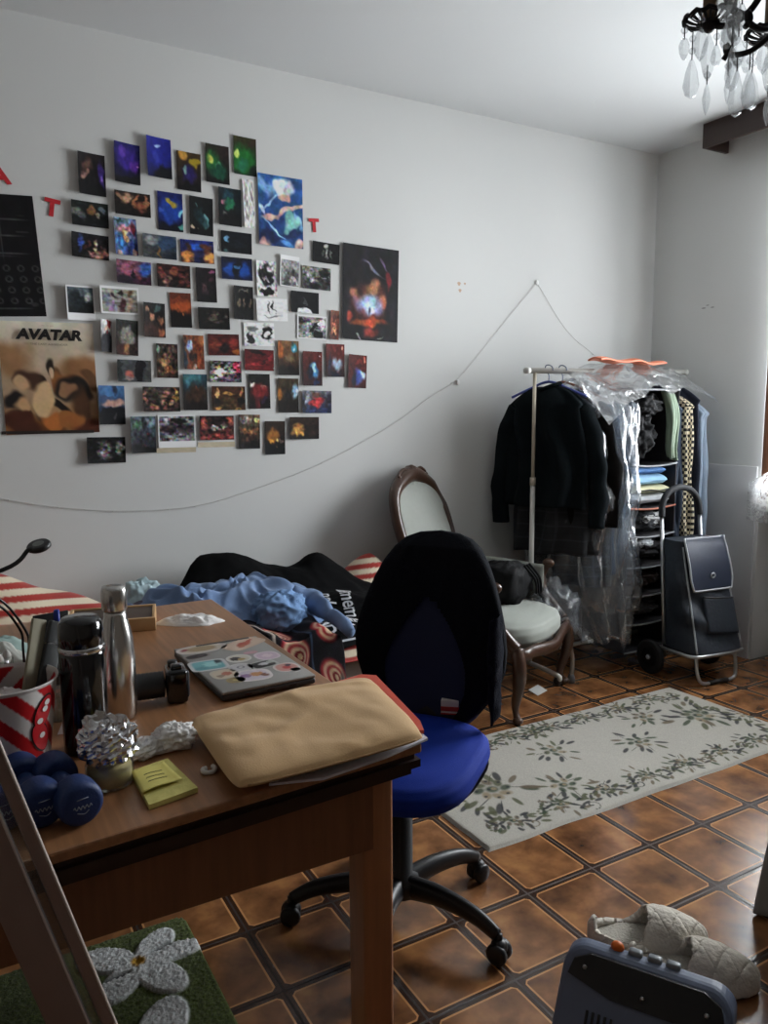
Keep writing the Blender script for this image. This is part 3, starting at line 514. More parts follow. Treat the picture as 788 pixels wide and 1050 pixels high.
pw = poster((351, 249, 409.5, 257, 407, 351.5, 350, 347), 80, 120, (20,18,22), (18,17,20),
    [B(.55,.25,.25,.02,(120,120,130),.9,.5),B(.72,.17,.16,.025,(110,105,125),.9,.8),B(.8,.35,.06,.1,(130,34,38),.7),B(.5,.62,.35,.28,(90,44,36),.9),B(.25,.53,.12,.06,(150,96,74),.9,.5),B(.55,.44,.10,.12,(168,112,82),.9),
     B(.74,.56,.1,.09,(156,92,68),.7),B(.52,.62,.26,.13,(150,165,205),.8),B(.5,.66,.12,.09,(205,220,245),.8),B(.47,.68,.03,.07,(60,60,80),.9,.4),B(.5,.8,.35,.05,(190,80,46),.8),
     B(.16,.74,.08,.05,(130,50,44),.8),B(.5,.88,.14,.05,(110,40,34),.8),B(.3,.945,.1,.008,(170,170,170),.5),B(.68,.955,.1,.006,(130,130,130),.5)], .3,
    'black film poster with a white-blue burst over ember red, standing apart at the cluster edge', 43, curl=.007)
poster((264, 178, 311, 184, 310, 256, 265, 250), 60, 84, (40,90,150), (26,54,104),
    [B(.15,.15,.3,.1,(120,170,215),.8,.6),B(.9,.2,.25,.12,(40,84,150),.8),B(.55,.17,.26,.13,(215,225,235),.5),B(.6,.3,.15,.08,(214,180,160),.5),B(.72,.45,.4,.045,(222,186,168),.5,-.35),B(.25,.6,.22,.05,(214,176,156),.6,-.2),
     B(.75,.62,.2,.16,(130,190,185),.5),B(.75,.78,.24,.07,(30,44,84),.6),B(.08,.5,.16,.05,(180,215,240),.8,.8),B(.35,.75,.35,.03,(150,200,235),.8,.4),B(.25,.4,.3,.025,(160,205,240),.8,-.6),B(.92,.6,.2,.03,(130,185,230),.8,1.1),
     B(.2,.88,.3,.1,(22,34,72),.7),B(.6,.94,.2,.06,(80,130,190),.8),B(.9,.93,.12,.08,(205,170,155),.6),B(.12,.95,.12,.06,(200,165,150),.7)], .22,
    'bright blue illustrated poster with white light swirls at the top of the cluster', 44, curl=.006)

# red cut-out paper letters
REDC = mat('red_card', (196, 34, 44), rough=.55, var=.15)
def red_letter(ch, px, py, h, tilt, lab, bold=.004):
    c = at(px, py, y=YW)
    vs, fs = text_verts(ch, h, 0, bold); a = math.cos(tilt), math.sin(tilt); mb = MB()
    P = [(v.x * a[0] - v.y * a[1], v.x * a[1] + v.y * a[0]) for v in vs]
    mb.add([(x, 0, z) for x, z in P], fs, False); o = mb.build('paper_letter', REDC, solid=.0012); o.location = (c.x, YW - .004, c.z)
    return tag(o, lab, 'letter', 'red paper letters on the wall')
red_letter('T', 53, 214, .085, R(-8), 'red paper letter T hanging between the black poster and the prints')
red_letter('A', 0, 181, .085, R(10), 'red paper letter A half cut by the view edge above the black poster')
red_letter('T', 322, 232, .075, R(4), 'red paper letter T taped by the bright blue poster')

# chipped spots in the plaster
chip = mat('plaster_chip', (196, 170, 148), rough=.9); gsm = mat('pencil_smudge', (160, 160, 160), rough=.9)
cm = MB()
for (px, py, r) in ((471, 291, .010), (472, 298, .009), (477, 291, .006)):
    c = at(px, py, y=YW - .0006); cm.add([c + Vector((r * math.cos(a) * (1 + .3 * math.sin(3 * a)), 0, r * math.sin(a))) for a in np.linspace(0, 2 * PI, 14)[:-1]], [tuple(range(13))], False)
struct(cm.build('trim_3', chip))
cm = MB()
for (px, py, r) in ((726, 313, .010), (722, 316, .014), (731, 315, .012)):
    c = at(px, py, x=XR - .0006); cm.add([c + Vector((0, r * math.cos(a), .3 * r * math.sin(a))) for a in np.linspace(0, 2 * PI, 14)[:-1]], [tuple(range(13))], False)
struct(cm.build('trim_4', gsm))

# fairy light wire
WIRE = mat('silver_wire', (196, 194, 190), rough=.5)
pts = [(-14, 508), (0, 511), (60, 520), (130, 524), (200, 519), (260, 502), (330, 475), (400, 437), (440, 408), (470, 388), (500, 352), (525, 321), (551, 290)]
p2 = [(551, 290), (560, 305), (575, 330), (590, 348), (605, 360), (617, 372), (622, 379)]
fl = thing('fairy_light_wire', 'thin silver fairy light wire strung along the wall to a peak above the rack', 'string lights', (at(551, 290, y=YW).x, YW, at(551, 290, y=YW).z))
A = smooth_path([at(x, y, y=YW - .005) for x, y in pts], 5) ; Bp = smooth_path([at(x, y, y=YW - .005) for x, y in p2], 4)
mb = MB(); mb.tube(A + Bp[1:], .0011, 6); mb.v = [v - fl.location for v in mb.v]; mb.build('wire', WIRE, fl)
for k, p in enumerate(A + Bp):
    if k % 2 == 0:
        b_ = MB(); b_.ball(p - fl.location, .0035, 6, 4); b_.build('light_bead', mat('bead', (205, 205, 200), rough=.3), fl)
for (x, y) in ((470, 392), (551, 290)):
    h_ = MB(); c = at(x, y, y=YW - .007) - fl.location; h_.ball(c, (.012, .006, .014), 8, 6); h_.build('adhesive_clip', mat('clip_white', (228, 228, 226), rough=.4), fl)

# ------------------------------------------------------------------ large furniture
WOOD = mat('desk_veneer', (156, 110, 74), rough=.36, var=.5, vscale=7, stretch=(12, .6, 9), bump=.03, bscale=40)
WOODX = mat('desk_apron_veneer', (128, 86, 58), rough=.42, var=.3, vscale=9, stretch=(9, 9, .7))
DKEDGE = mat('desk_dark_edge', (46, 30, 24), rough=.4, var=.2)
DZ = 0.76
DP = [(-.36, 1.045), (.716, 1.118), (.726, 2.365), (-.36, 2.365)]
desk = thing('desk', 'long brown veneered desk covered in clutter, its end against the bed', 'desk', (.33, 1.74, 0))
def inset(d): return [(-.36 + d, 1.045 + d), (.716 - d, 1.118 + d), (.726 - d, 2.365 - d), (-.36 + d, 2.365 - d)]
def slab(d, z0, z1):
    p = inset(d); mb = MB(); mb.prism([(x - .33, y - 1.74) for x, y in p], lambda x, y: Vector((x, y, z0)), lambda x, y: Vector((x, y, z1))); return mb
tp = slab(0, DZ - .018, DZ).build('tabletop', WOOD, desk)
bv = tp.modifiers.new('edge', 'BEVEL'); bv.width = .004; bv.segments = 2
ed = MB(); 
for d, a, b in ((.010, DZ - .030, DZ - .018), (.002, DZ - .044, DZ - .030), (.014, DZ - .060, DZ - .044)):
    q = slab(d, a, b); ed.add(q.v, q.f, False)
ed.build('edge_moulding', DKEDGE, desk)
ap = MB(); ap.box((.16 - .33, 1.165 - 1.74, .635), (.95, .022, .14)); ap.build('front_apron', WOODX, desk)
MB().box((.655 - .33, 1.74 - 1.74, .635), (.022, 1.1, .14)).build('side_apron', WOODX, desk)
MB().box((.16 - .33, 2.31 - 1.74, .635), (.95, .022, .14)).build('rear_apron', WOODX, desk)
LEGM = mat('desk_leg_wood', (168, 112, 74), rough=.4, var=.28, vscale=9, stretch=(9, 9, .6))
for (x, y) in ((.650, 1.192), (.655, 2.29), (-.30, 1.15), (-.30, 2.29)):
    l = MB(); c = (x - .33, y - 1.74); pass
    l.box((c[0], c[1], .35), (.062, .062, .70), bev=.006); l.build('leg', LEGM, desk)

# --- bed along the photo wall
STR_R, STR_W = (150, 44, 36), (206, 192, 168)
STRIPE = attr_mat('striped_cotton', rough=.8, bump=.25, bscale=300, sheen=.2)
bed = thing('bed', 'low single bed pushed along the photo wall behind the desk', 'bed', (.9, 2.88, 0))
bm_ = MB(); bm_.box((-.11, 0, .34), (2.02, .80, .22), bev=.05, seg=3); bm_.build('mattress', mat('mattress_ticking', (170, 160, 150), rough=.8, bump=.1, bscale=120), bed)
MB().box((-.11, 0, .20), (2.04, .82, .08), bev=.01).build('bed_base', mat('bed_wood', (70, 44, 30), rough=.5, var=.2), bed)
for sx in (-1.04, .82):
    for sy in (-.35, .35): MB().box((sx, sy, .08), (.06, .06, .16), bev=.006).build('leg', mat('bed_wood', (0, 0, 0)), bed)
def heap_fn(x0, x1, y0, y1, hfn):
    return lambda u, v: Vector((x0 + (x1 - x0) * u, y0 + (y1 - y0) * v, hfn(x0 + (x1 - x0) * u, y0 + (y1 - y0) * v)))
def stripes(mb, key, w=.05, c0=STR_R, c1=STR_W, gain=1.25):
    k = np.array([key(p) for p in mb.v]); s = np.abs((k / w) % 1.0 - .5) * 2
    t = sstep(.45, .55, s)[:, None]
    return np.clip((lin(c0)[None] * (1 - t) + lin(c1)[None] * t) * gain, 0, .85)
# striped duvet lying over the whole bed, bunched up at the near end by the lamp
def duv_h(x, y):
    e = min(1, max(0, (3.30 - y) / .03)) * min(1, max(0, (y - 2.42) / .06)); e2 = min(1, max(0, (x + .26) / .08)) * min(1, max(0, (1.84 - x) / .1))
    base = .455 + .055 * min(e, e2) + .012 * nz(x * 5, y * 5, 1)
    b = 1.18 * math.exp(-((x - .08) / .36) ** 2 - ((y - 3.08) / .20) ** 2)
    b += .22 * math.exp(-((x - .42) / .18) ** 2 - ((y - 3.02) / .16) ** 2)
    fold = .022 * math.sin(8 * x + 13 * y + 2 * nz(x * 3, y * 3)) * b
    c = .17 * math.exp(-((x - 1.74) / .18) ** 2 - ((y - 3.16) / .14) ** 2)
    return base + .235 * b + fold + c
dv = MB(); dv.grid(heap_fn(-.27, 1.86, 2.41, 3.305, duv_h), 420, 190)
tag(dv.build('duvet', STRIPE, col=stripes(dv, lambda p: p.z * 1.25 + .35 * (p.y - 2.4) + .06 * p.x + .012 * nz(p.x * 4, p.y * 4), .062), origin=(.9, 2.88, .46), solid=.004), 'red and cream striped duvet bunched up on the bed against the wall', 'duvet')

# black laundry heap and its printed writing
BLK = mat('black_jersey', (12, 12, 13), rough=.95, sheen=0.0, spec=.1, bump=.15, bscale=400, var=.2)
def blk_h(x, y):
    a = math.exp(-((x - .98) / .30) ** 4) * math.exp(-((y - 3.16) / .17) ** 2) * .165
    b = math.exp(-((x - 1.47) / .15) ** 2 - ((y - 3.16) / .13) ** 2) * .150
    c = math.exp(-((x - 1.2) / .5) ** 4 - ((y - 3.0) / .34) ** 4) * .05
    w = .020 * fbm(x * 6, y * 6, 3) + .012 * math.sin(18 * x + 9 * y + 4 * nz(x * 3, y * 3, 5))
    return .528 + a + b + c + w
def edge_drop(x, y, cx, cy, rx, ry):
    d = math.sqrt(((x - cx) / rx) ** 2 + ((y - cy) / ry) ** 2); return d
def blk_fn(u, v):
    a = 2 * PI * u; r = v
    k = 1 + .10 * math.sin(3 * a + 1) + .06 * math.sin(5 * a)
    x = 1.24 + .52 * k * r * math.cos(a); y = 2.865 + .43 * k * r * math.sin(a); y = min(y, 3.30)
    e = sstep(.86, 1.0, r); z = blk_h(x, y) * (1 - e) + (.49 + .012) * e
    if y < 2.44: z -= (2.44 - y) * 1.0
    return Vector((x, y, float(z)))
mb = MB(); mb.grid(blk_fn, 120, 50, cu=True)
bt = tag(mb.build('black_shirt', BLK, origin=(1.3, 2.85, .49)), 'black printed shirts spread over the bed, with white writing', 'shirt')
WPRINT = mat('white_print', (205, 205, 208), rough=.7)
def on_shirt(cx, cy, ang, sx=1.0):
    ca, sa = math.cos(ang), math.sin(ang)
    def f(x, y):
        X = cx + x * sx * ca - y * sa; Y = cy + x * sx * sa + y * ca; return Vector((X - 1.3, Y - 2.85, blk_h(X, Y) + .006 - .49))
    return f
def shirt_xy(px, py):
    z = .57
    for _ in range(8):
        p = at(px, py, z=z); z = blk_h(p.x, p.y)
    return (p.x, p.y)
for s, size, px_, a, sh, sx_ in (('Remember,', .085, (359, 617), R(-108), .3, 1.05), ('nal', .085, (335, 618), R(-108), .3, 1.0), ('A', .10, (328, 643), R(-100), 0, 1.1), ('D', .10, (335, 654), R(-100), 0, 1.1), ('I', .11, (360, 656), R(-100), 0, 1.2)):
    text_mb(s, size, on_shirt(*shirt_xy(*px_), a, sx_), sh, .001).build('printed_lettering', WPRINT, bt)

# --- blue denim / pale blue clothes at the edge of the bed
DENIM = mat('washed_denim', (112, 138, 178), rough=.9, var=.45, vscale=16, bump=.3, bscale=350, sheen=.2)
PLUM = mat('plum_cotton', (84, 78, 96), rough=.85, var=.25, vscale=12)
def cloth_lump(name, c, r, material, amp, fr, seed, label, cat, rz=0.0, squash=.0, group=None, fold=.18, n=90):
    so = seed * 11.3
    def fn(u, v):
        a = 2 * PI * u; b = PI * (v - .5); d = Vector((math.cos(b) * math.cos(a), math.cos(b) * math.sin(a), math.sin(b)))
        q = d * fr + Vector((so, so * .7, so * .3))
        k = 1 + amp * mnoise.fractal(q, 1.0, 2.0, 3)
        rg = 1 - abs(mnoise.noise(q * 1.7 + Vector((4, 2, 9))) * 2)
        k += fold * max(0, rg - .35)
        p = Vector((d.x * r[0] * k, d.y * r[1] * k, d.z * r[2] * k)); p.z = max(p.z, -r[2] * squash) if squash else p.z
        x, y = p.x * math.cos(rz) - p.y * math.sin(rz), p.x * math.sin(rz) + p.y * math.cos(rz)
        return Vector((x, y, p.z))
    mb = MB(); mb.grid(fn, n, n // 2, cu=True)
    o = mb.build(name, material); o.location = c
    return tag(o, label, cat, group)
def drape(name, pts_c, rx, ry, rz, h, base, seed, material, label, cat, n=110, wr=1.0):
    """crumpled flat garment: many ridged folds on a low mound"""
    cx, cy = pts_c; so = seed * 5.3
    def fn(u, v):
        a = 2 * PI * u; r = min(1.0, v * 1.02); k = 1 + .22 * nz(math.cos(a) * 1.6 + so, math.sin(a) * 1.6)+ .08 * nz(math.cos(a) * 5 + so, math.sin(a) * 5)
        x, y = rx * k * r * math.cos(a), ry * k * r * math.sin(a)
        X, Y = x * 9 + so, y * 9
        wx, wy = X + 1.2 * nz(X * .5, Y * .5, 3), Y + 1.2 * nz(X * .5, Y * .5, 8)
        f = math.exp(-(nz(wx * .55 + wy * .45, wy * .35, so) / .26) ** 2) * .017 + math.exp(-(nz(wx * .5 - wy * .7, wy * .4 + 4, so) / .24) ** 2) * .012 + .03 * nz(X * .3, Y * .3, so) + math.exp(-(nz(wx * 1.1 + wy * .3, wy * .8 - wx * .5, so + 3) / .15) ** 2) * .007
        e = 1 - r ** 5
        z = base + e * (h * (1 - .5 * r * r) + f * wr) if v < 1 else base
        return Vector((cx + x * math.cos(rz) - y * math.sin(rz), cy + x * math.sin(rz) + y * math.cos(rz), z))
    mb = MB(); mb.grid(fn, n, n // 2, cu=True)
    return tag(mb.build(name, material, origin=(cx, cy, base)), label, cat)
drape('denim_shirt', (.90, 2.80), .44, .22, R(-6), .085, .55, 3, DENIM, 'washed blue denim shirt crumpled on the bed just beyond the desk end', 'shirt', wr=2.2, n=170)
drape('plum_top', (.66, 2.86), .19, .13, R(10), .10, .545, 9, PLUM, 'plum grey cotton top bunched up beside the denim shirt', 'shirt', wr=1.3)
def sleeve(path, r, name, material, label, seed, parent=None):
    P = smooth_path(path, 10); N = len(P); mb = MB()
    rr = [r[0] + (r[1] - r[0]) * i / (N - 1) for i in range(N)]
    mb.tube(P, rr, 22, flat=.75)
    for i, v in enumerate(mb.v):
        t = i // 22 / N
        k = 1 + .0
        nn = Vector((nz(v.x * 16 + seed, v.y * 16, v.z * 16), nz(v.x * 16, v.y * 16 + seed, v.z * 16 + 3), nz(v.x * 16, v.y * 16, v.z * 16 + seed + 7)))
        mb.v[i] = v + nn * .016 + Vector((0, 0, .002 * math.sin(40 * t + seed)))
    return mb
jp = at(287, 622, z=.635)
cloth_lump('denim_jeans', (jp.x, jp.y, .610), (.10, .085, .078), mat('pale_denim', (112, 146, 190), rough=.85, var=.3, vscale=9, bump=.3, bscale=350), 0.22, 1.8, 17, 'pale blue jeans balled up in front of the denim shirt', 'jeans', squash=.8, fold=.22)
mb = sleeve([at(302, 616, z=.63), at(322, 618, z=.625), at(340, 632, z=.60), at(358, 648, z=.575)], (.058, .018), '', DENIM, '', 5)
tag(mb.build('denim_trousers', DENIM, origin=at(330, 630, z=.58)), 'blue denim trouser leg stretched out over the black shirt lettering', 'trousers')
tw = at(146, 617, z=.60)
cloth_lump('pale_towel', (tw.x, tw.y, .60), (.085, .07, .085), mat('pale_aqua_cotton', (176, 198, 204), rough=.85, var=.1), .2, 2.0, 14, 'pale aqua towel balled up behind the far desk edge', 'towel', squash=.8)
# patterned scarf hanging over the bed side
SC = attr_mat('woven_scarf', rough=.8, bump=.3, bscale=300)
nx, ny = 70, 110
def scf(u, v):
    x = .90 + .27 * u + .06 * v + .02 * nz(u * 3, v * 4, 2)
    s = v * .62
    y = 2.64 - s * .78 if s < .30 else 2.406 - .05 * (s - .30)
    z = .575 + .02 * math.sin(9 * u + 3 * v) + .012 * nz(u * 6, v * 6) if s < .30 else .575 - (s - .30) * .95 + .012 * math.sin(9 * u + 3 * v)
    if s < .30: z = max(z, blk_h(x, y) + .020)
    else: z = max(.575, blk_h(x, 2.41) + .02) - (s - .30) * .95 + .012 * math.sin(9 * u + 3 * v)
    return Vector((x, y, z))
mb = MB(); mb.grid(scf, nx, ny)
bls = []
for (u, v, k) in ((.30, .30, 1), (.32, .58, 1.15), (.30, .86, 1), (.80, .45, .9), (.82, .75, 1.0)):
    for j, (rr_, cc) in enumerate(((.19, (150, 40, 48)), (.16, (206, 176, 146)), (.125, (150, 40, 48)), (.095, (206, 178, 150)), (.06, (120, 30, 40)), (.03, (206, 178, 150)))):
        bls.append(B(u + (.01 * j), v, rr_ * k, rr_ * k * .62, cc, .25))
bls += [B(.57, .5, .016, .9, (60, 80, 105), .4), B(.06, .5, .02, .8, (190, 170, 160), .4), B(.95, .9, .05, .2, (70, 90, 90), .6)]
tag(mb.build('patterned_scarf', SC, col=paint(nx, ny, (20, 19, 26), (22, 20, 28), bls, .15, 77, gain=1.1).reshape(-1, 3), origin=(1.05, 2.5, .5), solid=.003), 'black scarf with red and cream spiral pattern hanging over the bed side', 'scarf')

# --- office chair
NAVY = mat('navy_upholstery', (24, 34, 66), rough=.85, sheen=.12, bump=.25, bscale=500)
BLUE = mat('blue_upholstery', (6, 46, 150), rough=.8, spec=.25, sheen=.0, bump=.2, bscale=500)
BLKP = mat('black_plastic', (24, 25, 28), rough=.42)
ch = thing('office_chair', 'blue swivel office chair on five castors drawn up at the desk', 'office chair', (.990, 1.655, 0), R(-53))
def superell(a, n=3.2):
    c, s = math.cos(a), math.sin(a); return (math.copysign(abs(c) ** (2 / n), c), math.copysign(abs(s) ** (2 / n), s))
def seat_fn(u, v):
    a = 2 * PI * u; ex, ey = superell(a, 3.0)
    prof = [(0.0, .437), (.86, .437), (.97, .445), (1.0, .465), (.985, .487), (.93, .500), (.75, .507), (.4, .502), (0.0, .498)]
    t = v * (len(prof) - 1); i = min(int(t), len(prof) - 2); f = t - i
    r = prof[i][0] * (1 - f) + prof[i + 1][0] * f; z = prof[i][1] * (1 - f) + prof[i + 1][1] * f
    return Vector((ex * r * .225, ey * r * .215 - .01 - (.02 if ey < 0 else 0) * r, z - (.02 * max(0, -ey) * r * r)))
mb = MB(); mb.grid(seat_fn, 56, 32, cu=True); mb.build('seat', BLUE, ch)
mb = MB(); mb.grid(lambda u, v: (lambda a, r: Vector((superell(a, 3)[0] * .222 * r, superell(a, 3)[1] * .212 * r - .01, .437 - .03 * min(1, (1 - r) * 6))))(2 * PI * u, 1 - v), 40, 8, cu=True)
mb.build('seat_shell', BLKP, ch)
BW = [(.45, .09), (.50, .142), (.56, .182), (.62, .203), (.68, .207), (.74, .200), (.80, .186), (.855, .168), (.905, .146), (.945, .120), (.97, .094), (.984, .058), (.99, .0)]
def bwid(z):
    for (z0, w0), (z1, w1) in zip(BW, BW[1:]):
        if z <= z1: return w0 + (w1 - w0) * max(0, (z - z0) / (z1 - z0))
    return 0
def back_pt(s, z, off):
    """s in -1..1 across, off = distance in front (towards the seat)"""
    wv = bwid(z); x = s * wv
    y = .235 + .05 * ((z - .68) / .37) ** 2 * (1 if z > .68 else .2) + .10 * (z - .47) - .8 * x * x
    return Vector((x, y - off, z))
def back_shell(front, backo, grow=0.0):
    def fn(u, v):
        a = 2 * PI * u; z = .45 + .54 * v; c, s = math.cos(a), math.sin(a)
        sx = math.copysign(abs(c) ** .5, c); k = math.copysign(abs(s) ** .7, s)
        taper = min(1.0, (1 - v) * 12 + .15, v * 12 + .2)
        p = back_pt(sx * (1 + grow), z, 0); p.y -= (front if k > 0 else backo) * k * taper; return p
    return fn
mb = MB(); mb.grid(back_shell(.035, .03), 40, 44, cu=True); mb.build('backrest', NAVY, ch)
mb = MB(); mb.box((0, .21, .47), (.07, .02, .20), bev=.008, rot=Matrix.Rotation(R(-8), 3, 'X')); mb.box((0, .12, .395), (.07, .22, .02), bev=.006); mb.build('back_bracket', BLKP, ch)
mb = MB(); mb.lathe([(.03, .0), (.05, .01), (.05, .05), (.034, .06), (.034, .22), (.026, .225), (.026, .33), (.018, .335), (.018, .40)], (0, 0, .075), 20); mb.box((0, 0, .42), (.16, .18, .03), bev=.008); mb.build('gas_column', BLKP, ch)
for k in range(5):
    a = R(-64 + 72 * k) + R(53); d = Vector((math.cos(a), math.sin(a), 0)); n_ = Vector((-d.y, d.x, 0))
    L = MB(); P = smooth_path([d * .03 + Vector((0, 0, .105)), d * .12 + Vector((0, 0, .112)), d * .22 + Vector((0, 0, .098)), d * .285 + Vector((0, 0, .068))], 5)
    L.tube(P, [.034 - .016 * i / (len(P) - 1) for i in range(len(P))], 10, flat=.7)
    lg = L.build('leg', BLKP, ch)
    C = MB(); cc = d * .29 + Vector((0, 0, .0))
    for s in (-1, 1): C.lathe([(.012, -.009), (.024, -.009), (.027, -.004), (.027, .006), (.022, .011), (.008, .012)], cc + n_ * (.014 * s) + Vector((0, 0, .0275)), 18, rot=Vector((0, 0, 1)).rotation_difference(n_ * s).to_matrix())
    C.ball(cc + Vector((0, 0, .042)), (.022, .022, .02), 12, 8); C.cyl(cc + Vector((0, 0, .05)), cc + Vector((0, 0, .075)), .008)
    C.build('castor', BLKP, lg)
# black jacket pulled over the backrest, open over the lower middle
JK = mat('black_fleece', (17, 19, 26), rough=.95, sheen=0.0, spec=.1, bump=.4, bscale=260)
jk = thing('jacket', 'black jacket pulled over the backrest of the blue office chair', 'jacket', (.990, 1.655, 0), R(-53))
def jshell(u, v):
    a = 2 * PI * u; zz = .45 + .54 * v; c, s = math.cos(a), math.sin(a)
    sx = math.copysign(abs(c) ** .5, c); k = math.copysign(abs(s) ** .7, s); taper = min(1.0, (1 - v) * 12 + .15)
    p = back_pt(sx, zz, 0); p.x = sx * (bwid(zz) * 1.03 + .008 * (1 - v * v) + .006 * (1 - v) * nz(c * 3, s * 3, zz * 7))
    p.y -= (.043 if k > 0 else .045) * k * taper + .004 * nz(sx * 5, zz * 9, 2); p.z = zz + .010 * v + .02 * (1 - v); return p
def jskip(u, v):
    a = 2 * PI * u; c, s = math.cos(a), math.sin(a)
    if s < .05: return False
    sx = math.copysign(abs(c) ** .5, c); z = .45 + .54 * v
    return z < .83 and abs(sx + .02) < .62 * (1 - ((max(z, .50) - .50) / .33) ** 2.2)
mb = MB(); mb.grid(jshell, 420, 260, cu=True, skip=jskip); mb.build('body', JK, jk, solid=.006)
def slv(u, v):
    a = 2 * PI * u; z = .80 - .28 * v; rx = .016 + .020 * math.sin(PI * min(1, .25 + v * .7))
    return Vector((.202 + .006 * v + rx * .5 * math.cos(a) + .005 * nz(v * 6, a), .215 - .02 * v - .03 + rx * 1.3 * math.sin(a) * (1 + .2 * nz(v * 9, 3)), z + .012 * math.cos(a)))
mb = MB(); mb.grid(slv, 24, 40, cu=True); mb.build('sleeve', mat('dark_navy_fleece', (18, 21, 34), rough=.95, sheen=0.0, spec=.1, bump=.5, bscale=240), jk)
# striped carton at the back of the seat
bx = thing('striped_packet', 'small red and white packet lying at the back of the blue office chair seat', 'packet', at(462, 731, z=.507), R(-40))
MB().box((0, 0, .021), (.05, .03, .042), bev=.003).build('packet_body', mat('packet_white', (214, 206, 200), rough=.5, var=.15), bx)
MB().box((0, -.0005, .017), (.0506, .0306, .014), bev=.002).build('red_band', mat('packet_red', (176, 50, 44), rough=.5), bx)
MB().box((0, 0, .003), (.0506, .0306, .004)).build('red_base', mat('packet_red', (176, 50, 44), rough=.5), bx)

# --- carved armchair with pale upholstery
CW = mat('carved_walnut', (66, 42, 28), rough=.32, var=.35, vscale=18, bump=.12, bscale=45, coat=.2)
UPH = mat('pale_green_damask', (156, 160, 152), rough=.7, var=.06, vscale=40, sheen=.15, bump=.15, bscale=300)
ac = thing('armchair', 'antique carved walnut armchair with pale green upholstery near the clothes rack', 'armchair', (2.233, 2.888, 0), R(28))
def acs(u, v):
    a = 2 * PI * u; ex, ey = superell(a, 3.4)
    prof = [(0.0, .315), (.95, .315), (1.0, .335), (1.0, .37), (.96, .398), (.82, .418), (.5, .432), (0.0, .436)]
    t = v * (len(prof) - 1); i = min(int(t), len(prof) - 2); f = t - i
    r = prof[i][0] * (1 - f) + prof[i + 1][0] * f; z = prof[i][1] * (1 - f) + prof[i + 1][1] * f
    wf = 1 - .10 * (ey + 1) / 2
    return Vector((ex * r * .285 * wf, ey * r * .265 - .015 - .03 * r * (1 - ex * ex) * (ey < 0), z))
mb = MB(); mb.grid(acs, 52, 28, cu=True); mb.build('seat', UPH, ac)
# seat rail, serpentine front
rl = [(-.29, -.255), (-.18, -.29), (0, -.315), (.18, -.29), (.29, -.255), (.275, .0), (.25, .25), (0, .265), (-.25, .25), (-.275, 0)]
RP = smooth_path([(x, y, .30 - (.018 if abs(x) < .05 and y < 0 else 0)) for x, y in rl], 6, True)
mb = MB(); mb.tube(RP, .030, 8, closed=True, flat=.65, up=(0, 0, 1)); mb.build('seat_rail', CW, ac)
def cab_leg(x, y, ox, oy, front=True):
    P = smooth_path([(x, y, .33), (x + ox * .35, y + oy * .35, .25), (x + ox * .25, y + oy * .25, .16), (x - ox * .10, y - oy * .10, .07), (x + ox * .22, y + oy * .22, .016)], 6)
    N = len(P); rr = [(.030, .030, .022, .014, .019)[min(4, int(i * 4.0 / (N - 1)))] for i in range(N)]
    rr = [sum(rr[max(0, i - 2):i + 3]) / len(rr[max(0, i - 2):i + 3]) for i in range(N)]
    mb = MB(); mb.tube(P, rr, 12); mb.ball((P[-1].x, P[-1].y, .017), (.024, .024, .017), 12, 8); return mb
for x in (-.285, .285): cab_leg(x, -.255, math.copysign(.06, x), -.06).build('leg', CW, ac)
for x in (-.24, .24): cab_leg(x, .235, math.copysign(.05, x), .07).build('leg', CW, ac)
# back: oval upholstered panel in a carved frame, leaning back
def bk(u, h): return Vector((u, .235 + .20 * (h - .42) / .6, h))
BO = [(-.19, .44), (-.215, .60), (-.235, .74), (-.23, .86), (-.19, .95), (-.10, 1.005), (0, 1.03), (.10, 1.005), (.19, .95), (.23, .86), (.235, .74), (.215, .60), (.19, .44)]
FP = smooth_path([bk(*q) for q in BO], 6); N = len(FP)
mb = MB(); mb.tube(FP, [.026 + .016 * math.exp(-((i / (N - 1) - .5) / .13) ** 2) for i in range(N)], 10); bfr = mb.build('back_frame', CW, ac)
cr = MB()
for (u, h, r) in ((0, 1.055, .034), (-.045, 1.045, .028), (.045, 1.045, .028), (-.09, 1.025, .024), (.09, 1.025, .024), (-.13, 1.0, .020), (.13, 1.0, .020), (0, 1.02, .03)):
    c = bk(u, h); cr.ball(c + Vector((0, -.012, 0)), (r, r * .8, r * .7), 12, 8, amp=.35, fr=2.2, seed=u * 30)
for s in (-1, 1):
    cr.tube(smooth_path([bk(s * .03, 1.04) + Vector((0, -.02, 0)), bk(s * .08, 1.06) + Vector((0, -.02, 0)), bk(s * .13, 1.035) + Vector((0, -.015, 0)), bk(s * .12, 1.01) + Vector((0, -.02, 0))], 5), .009, 7)
cr.build('carved_crest', CW, bfr)
def bpad(u, v):
    x = (u - .5) * 2; z = .44 + .555 * v
    i = v; wv = .20 + .03 * math.sin(PI * min(1, v * 1.15)) if v < .75 else .228 * math.sqrt(max(0, 1 - ((v - .75) / .25) ** 2)) 
    p = bk(x * wv, z); p.y -= .045 * (1 - x * x) * math.sin(PI * min(1, max(0, v))) ** .5 + .006; return p
mb = MB(); mb.grid(bpad, 26, 30); mb.build('back_pad', UPH, ac, solid=.012)
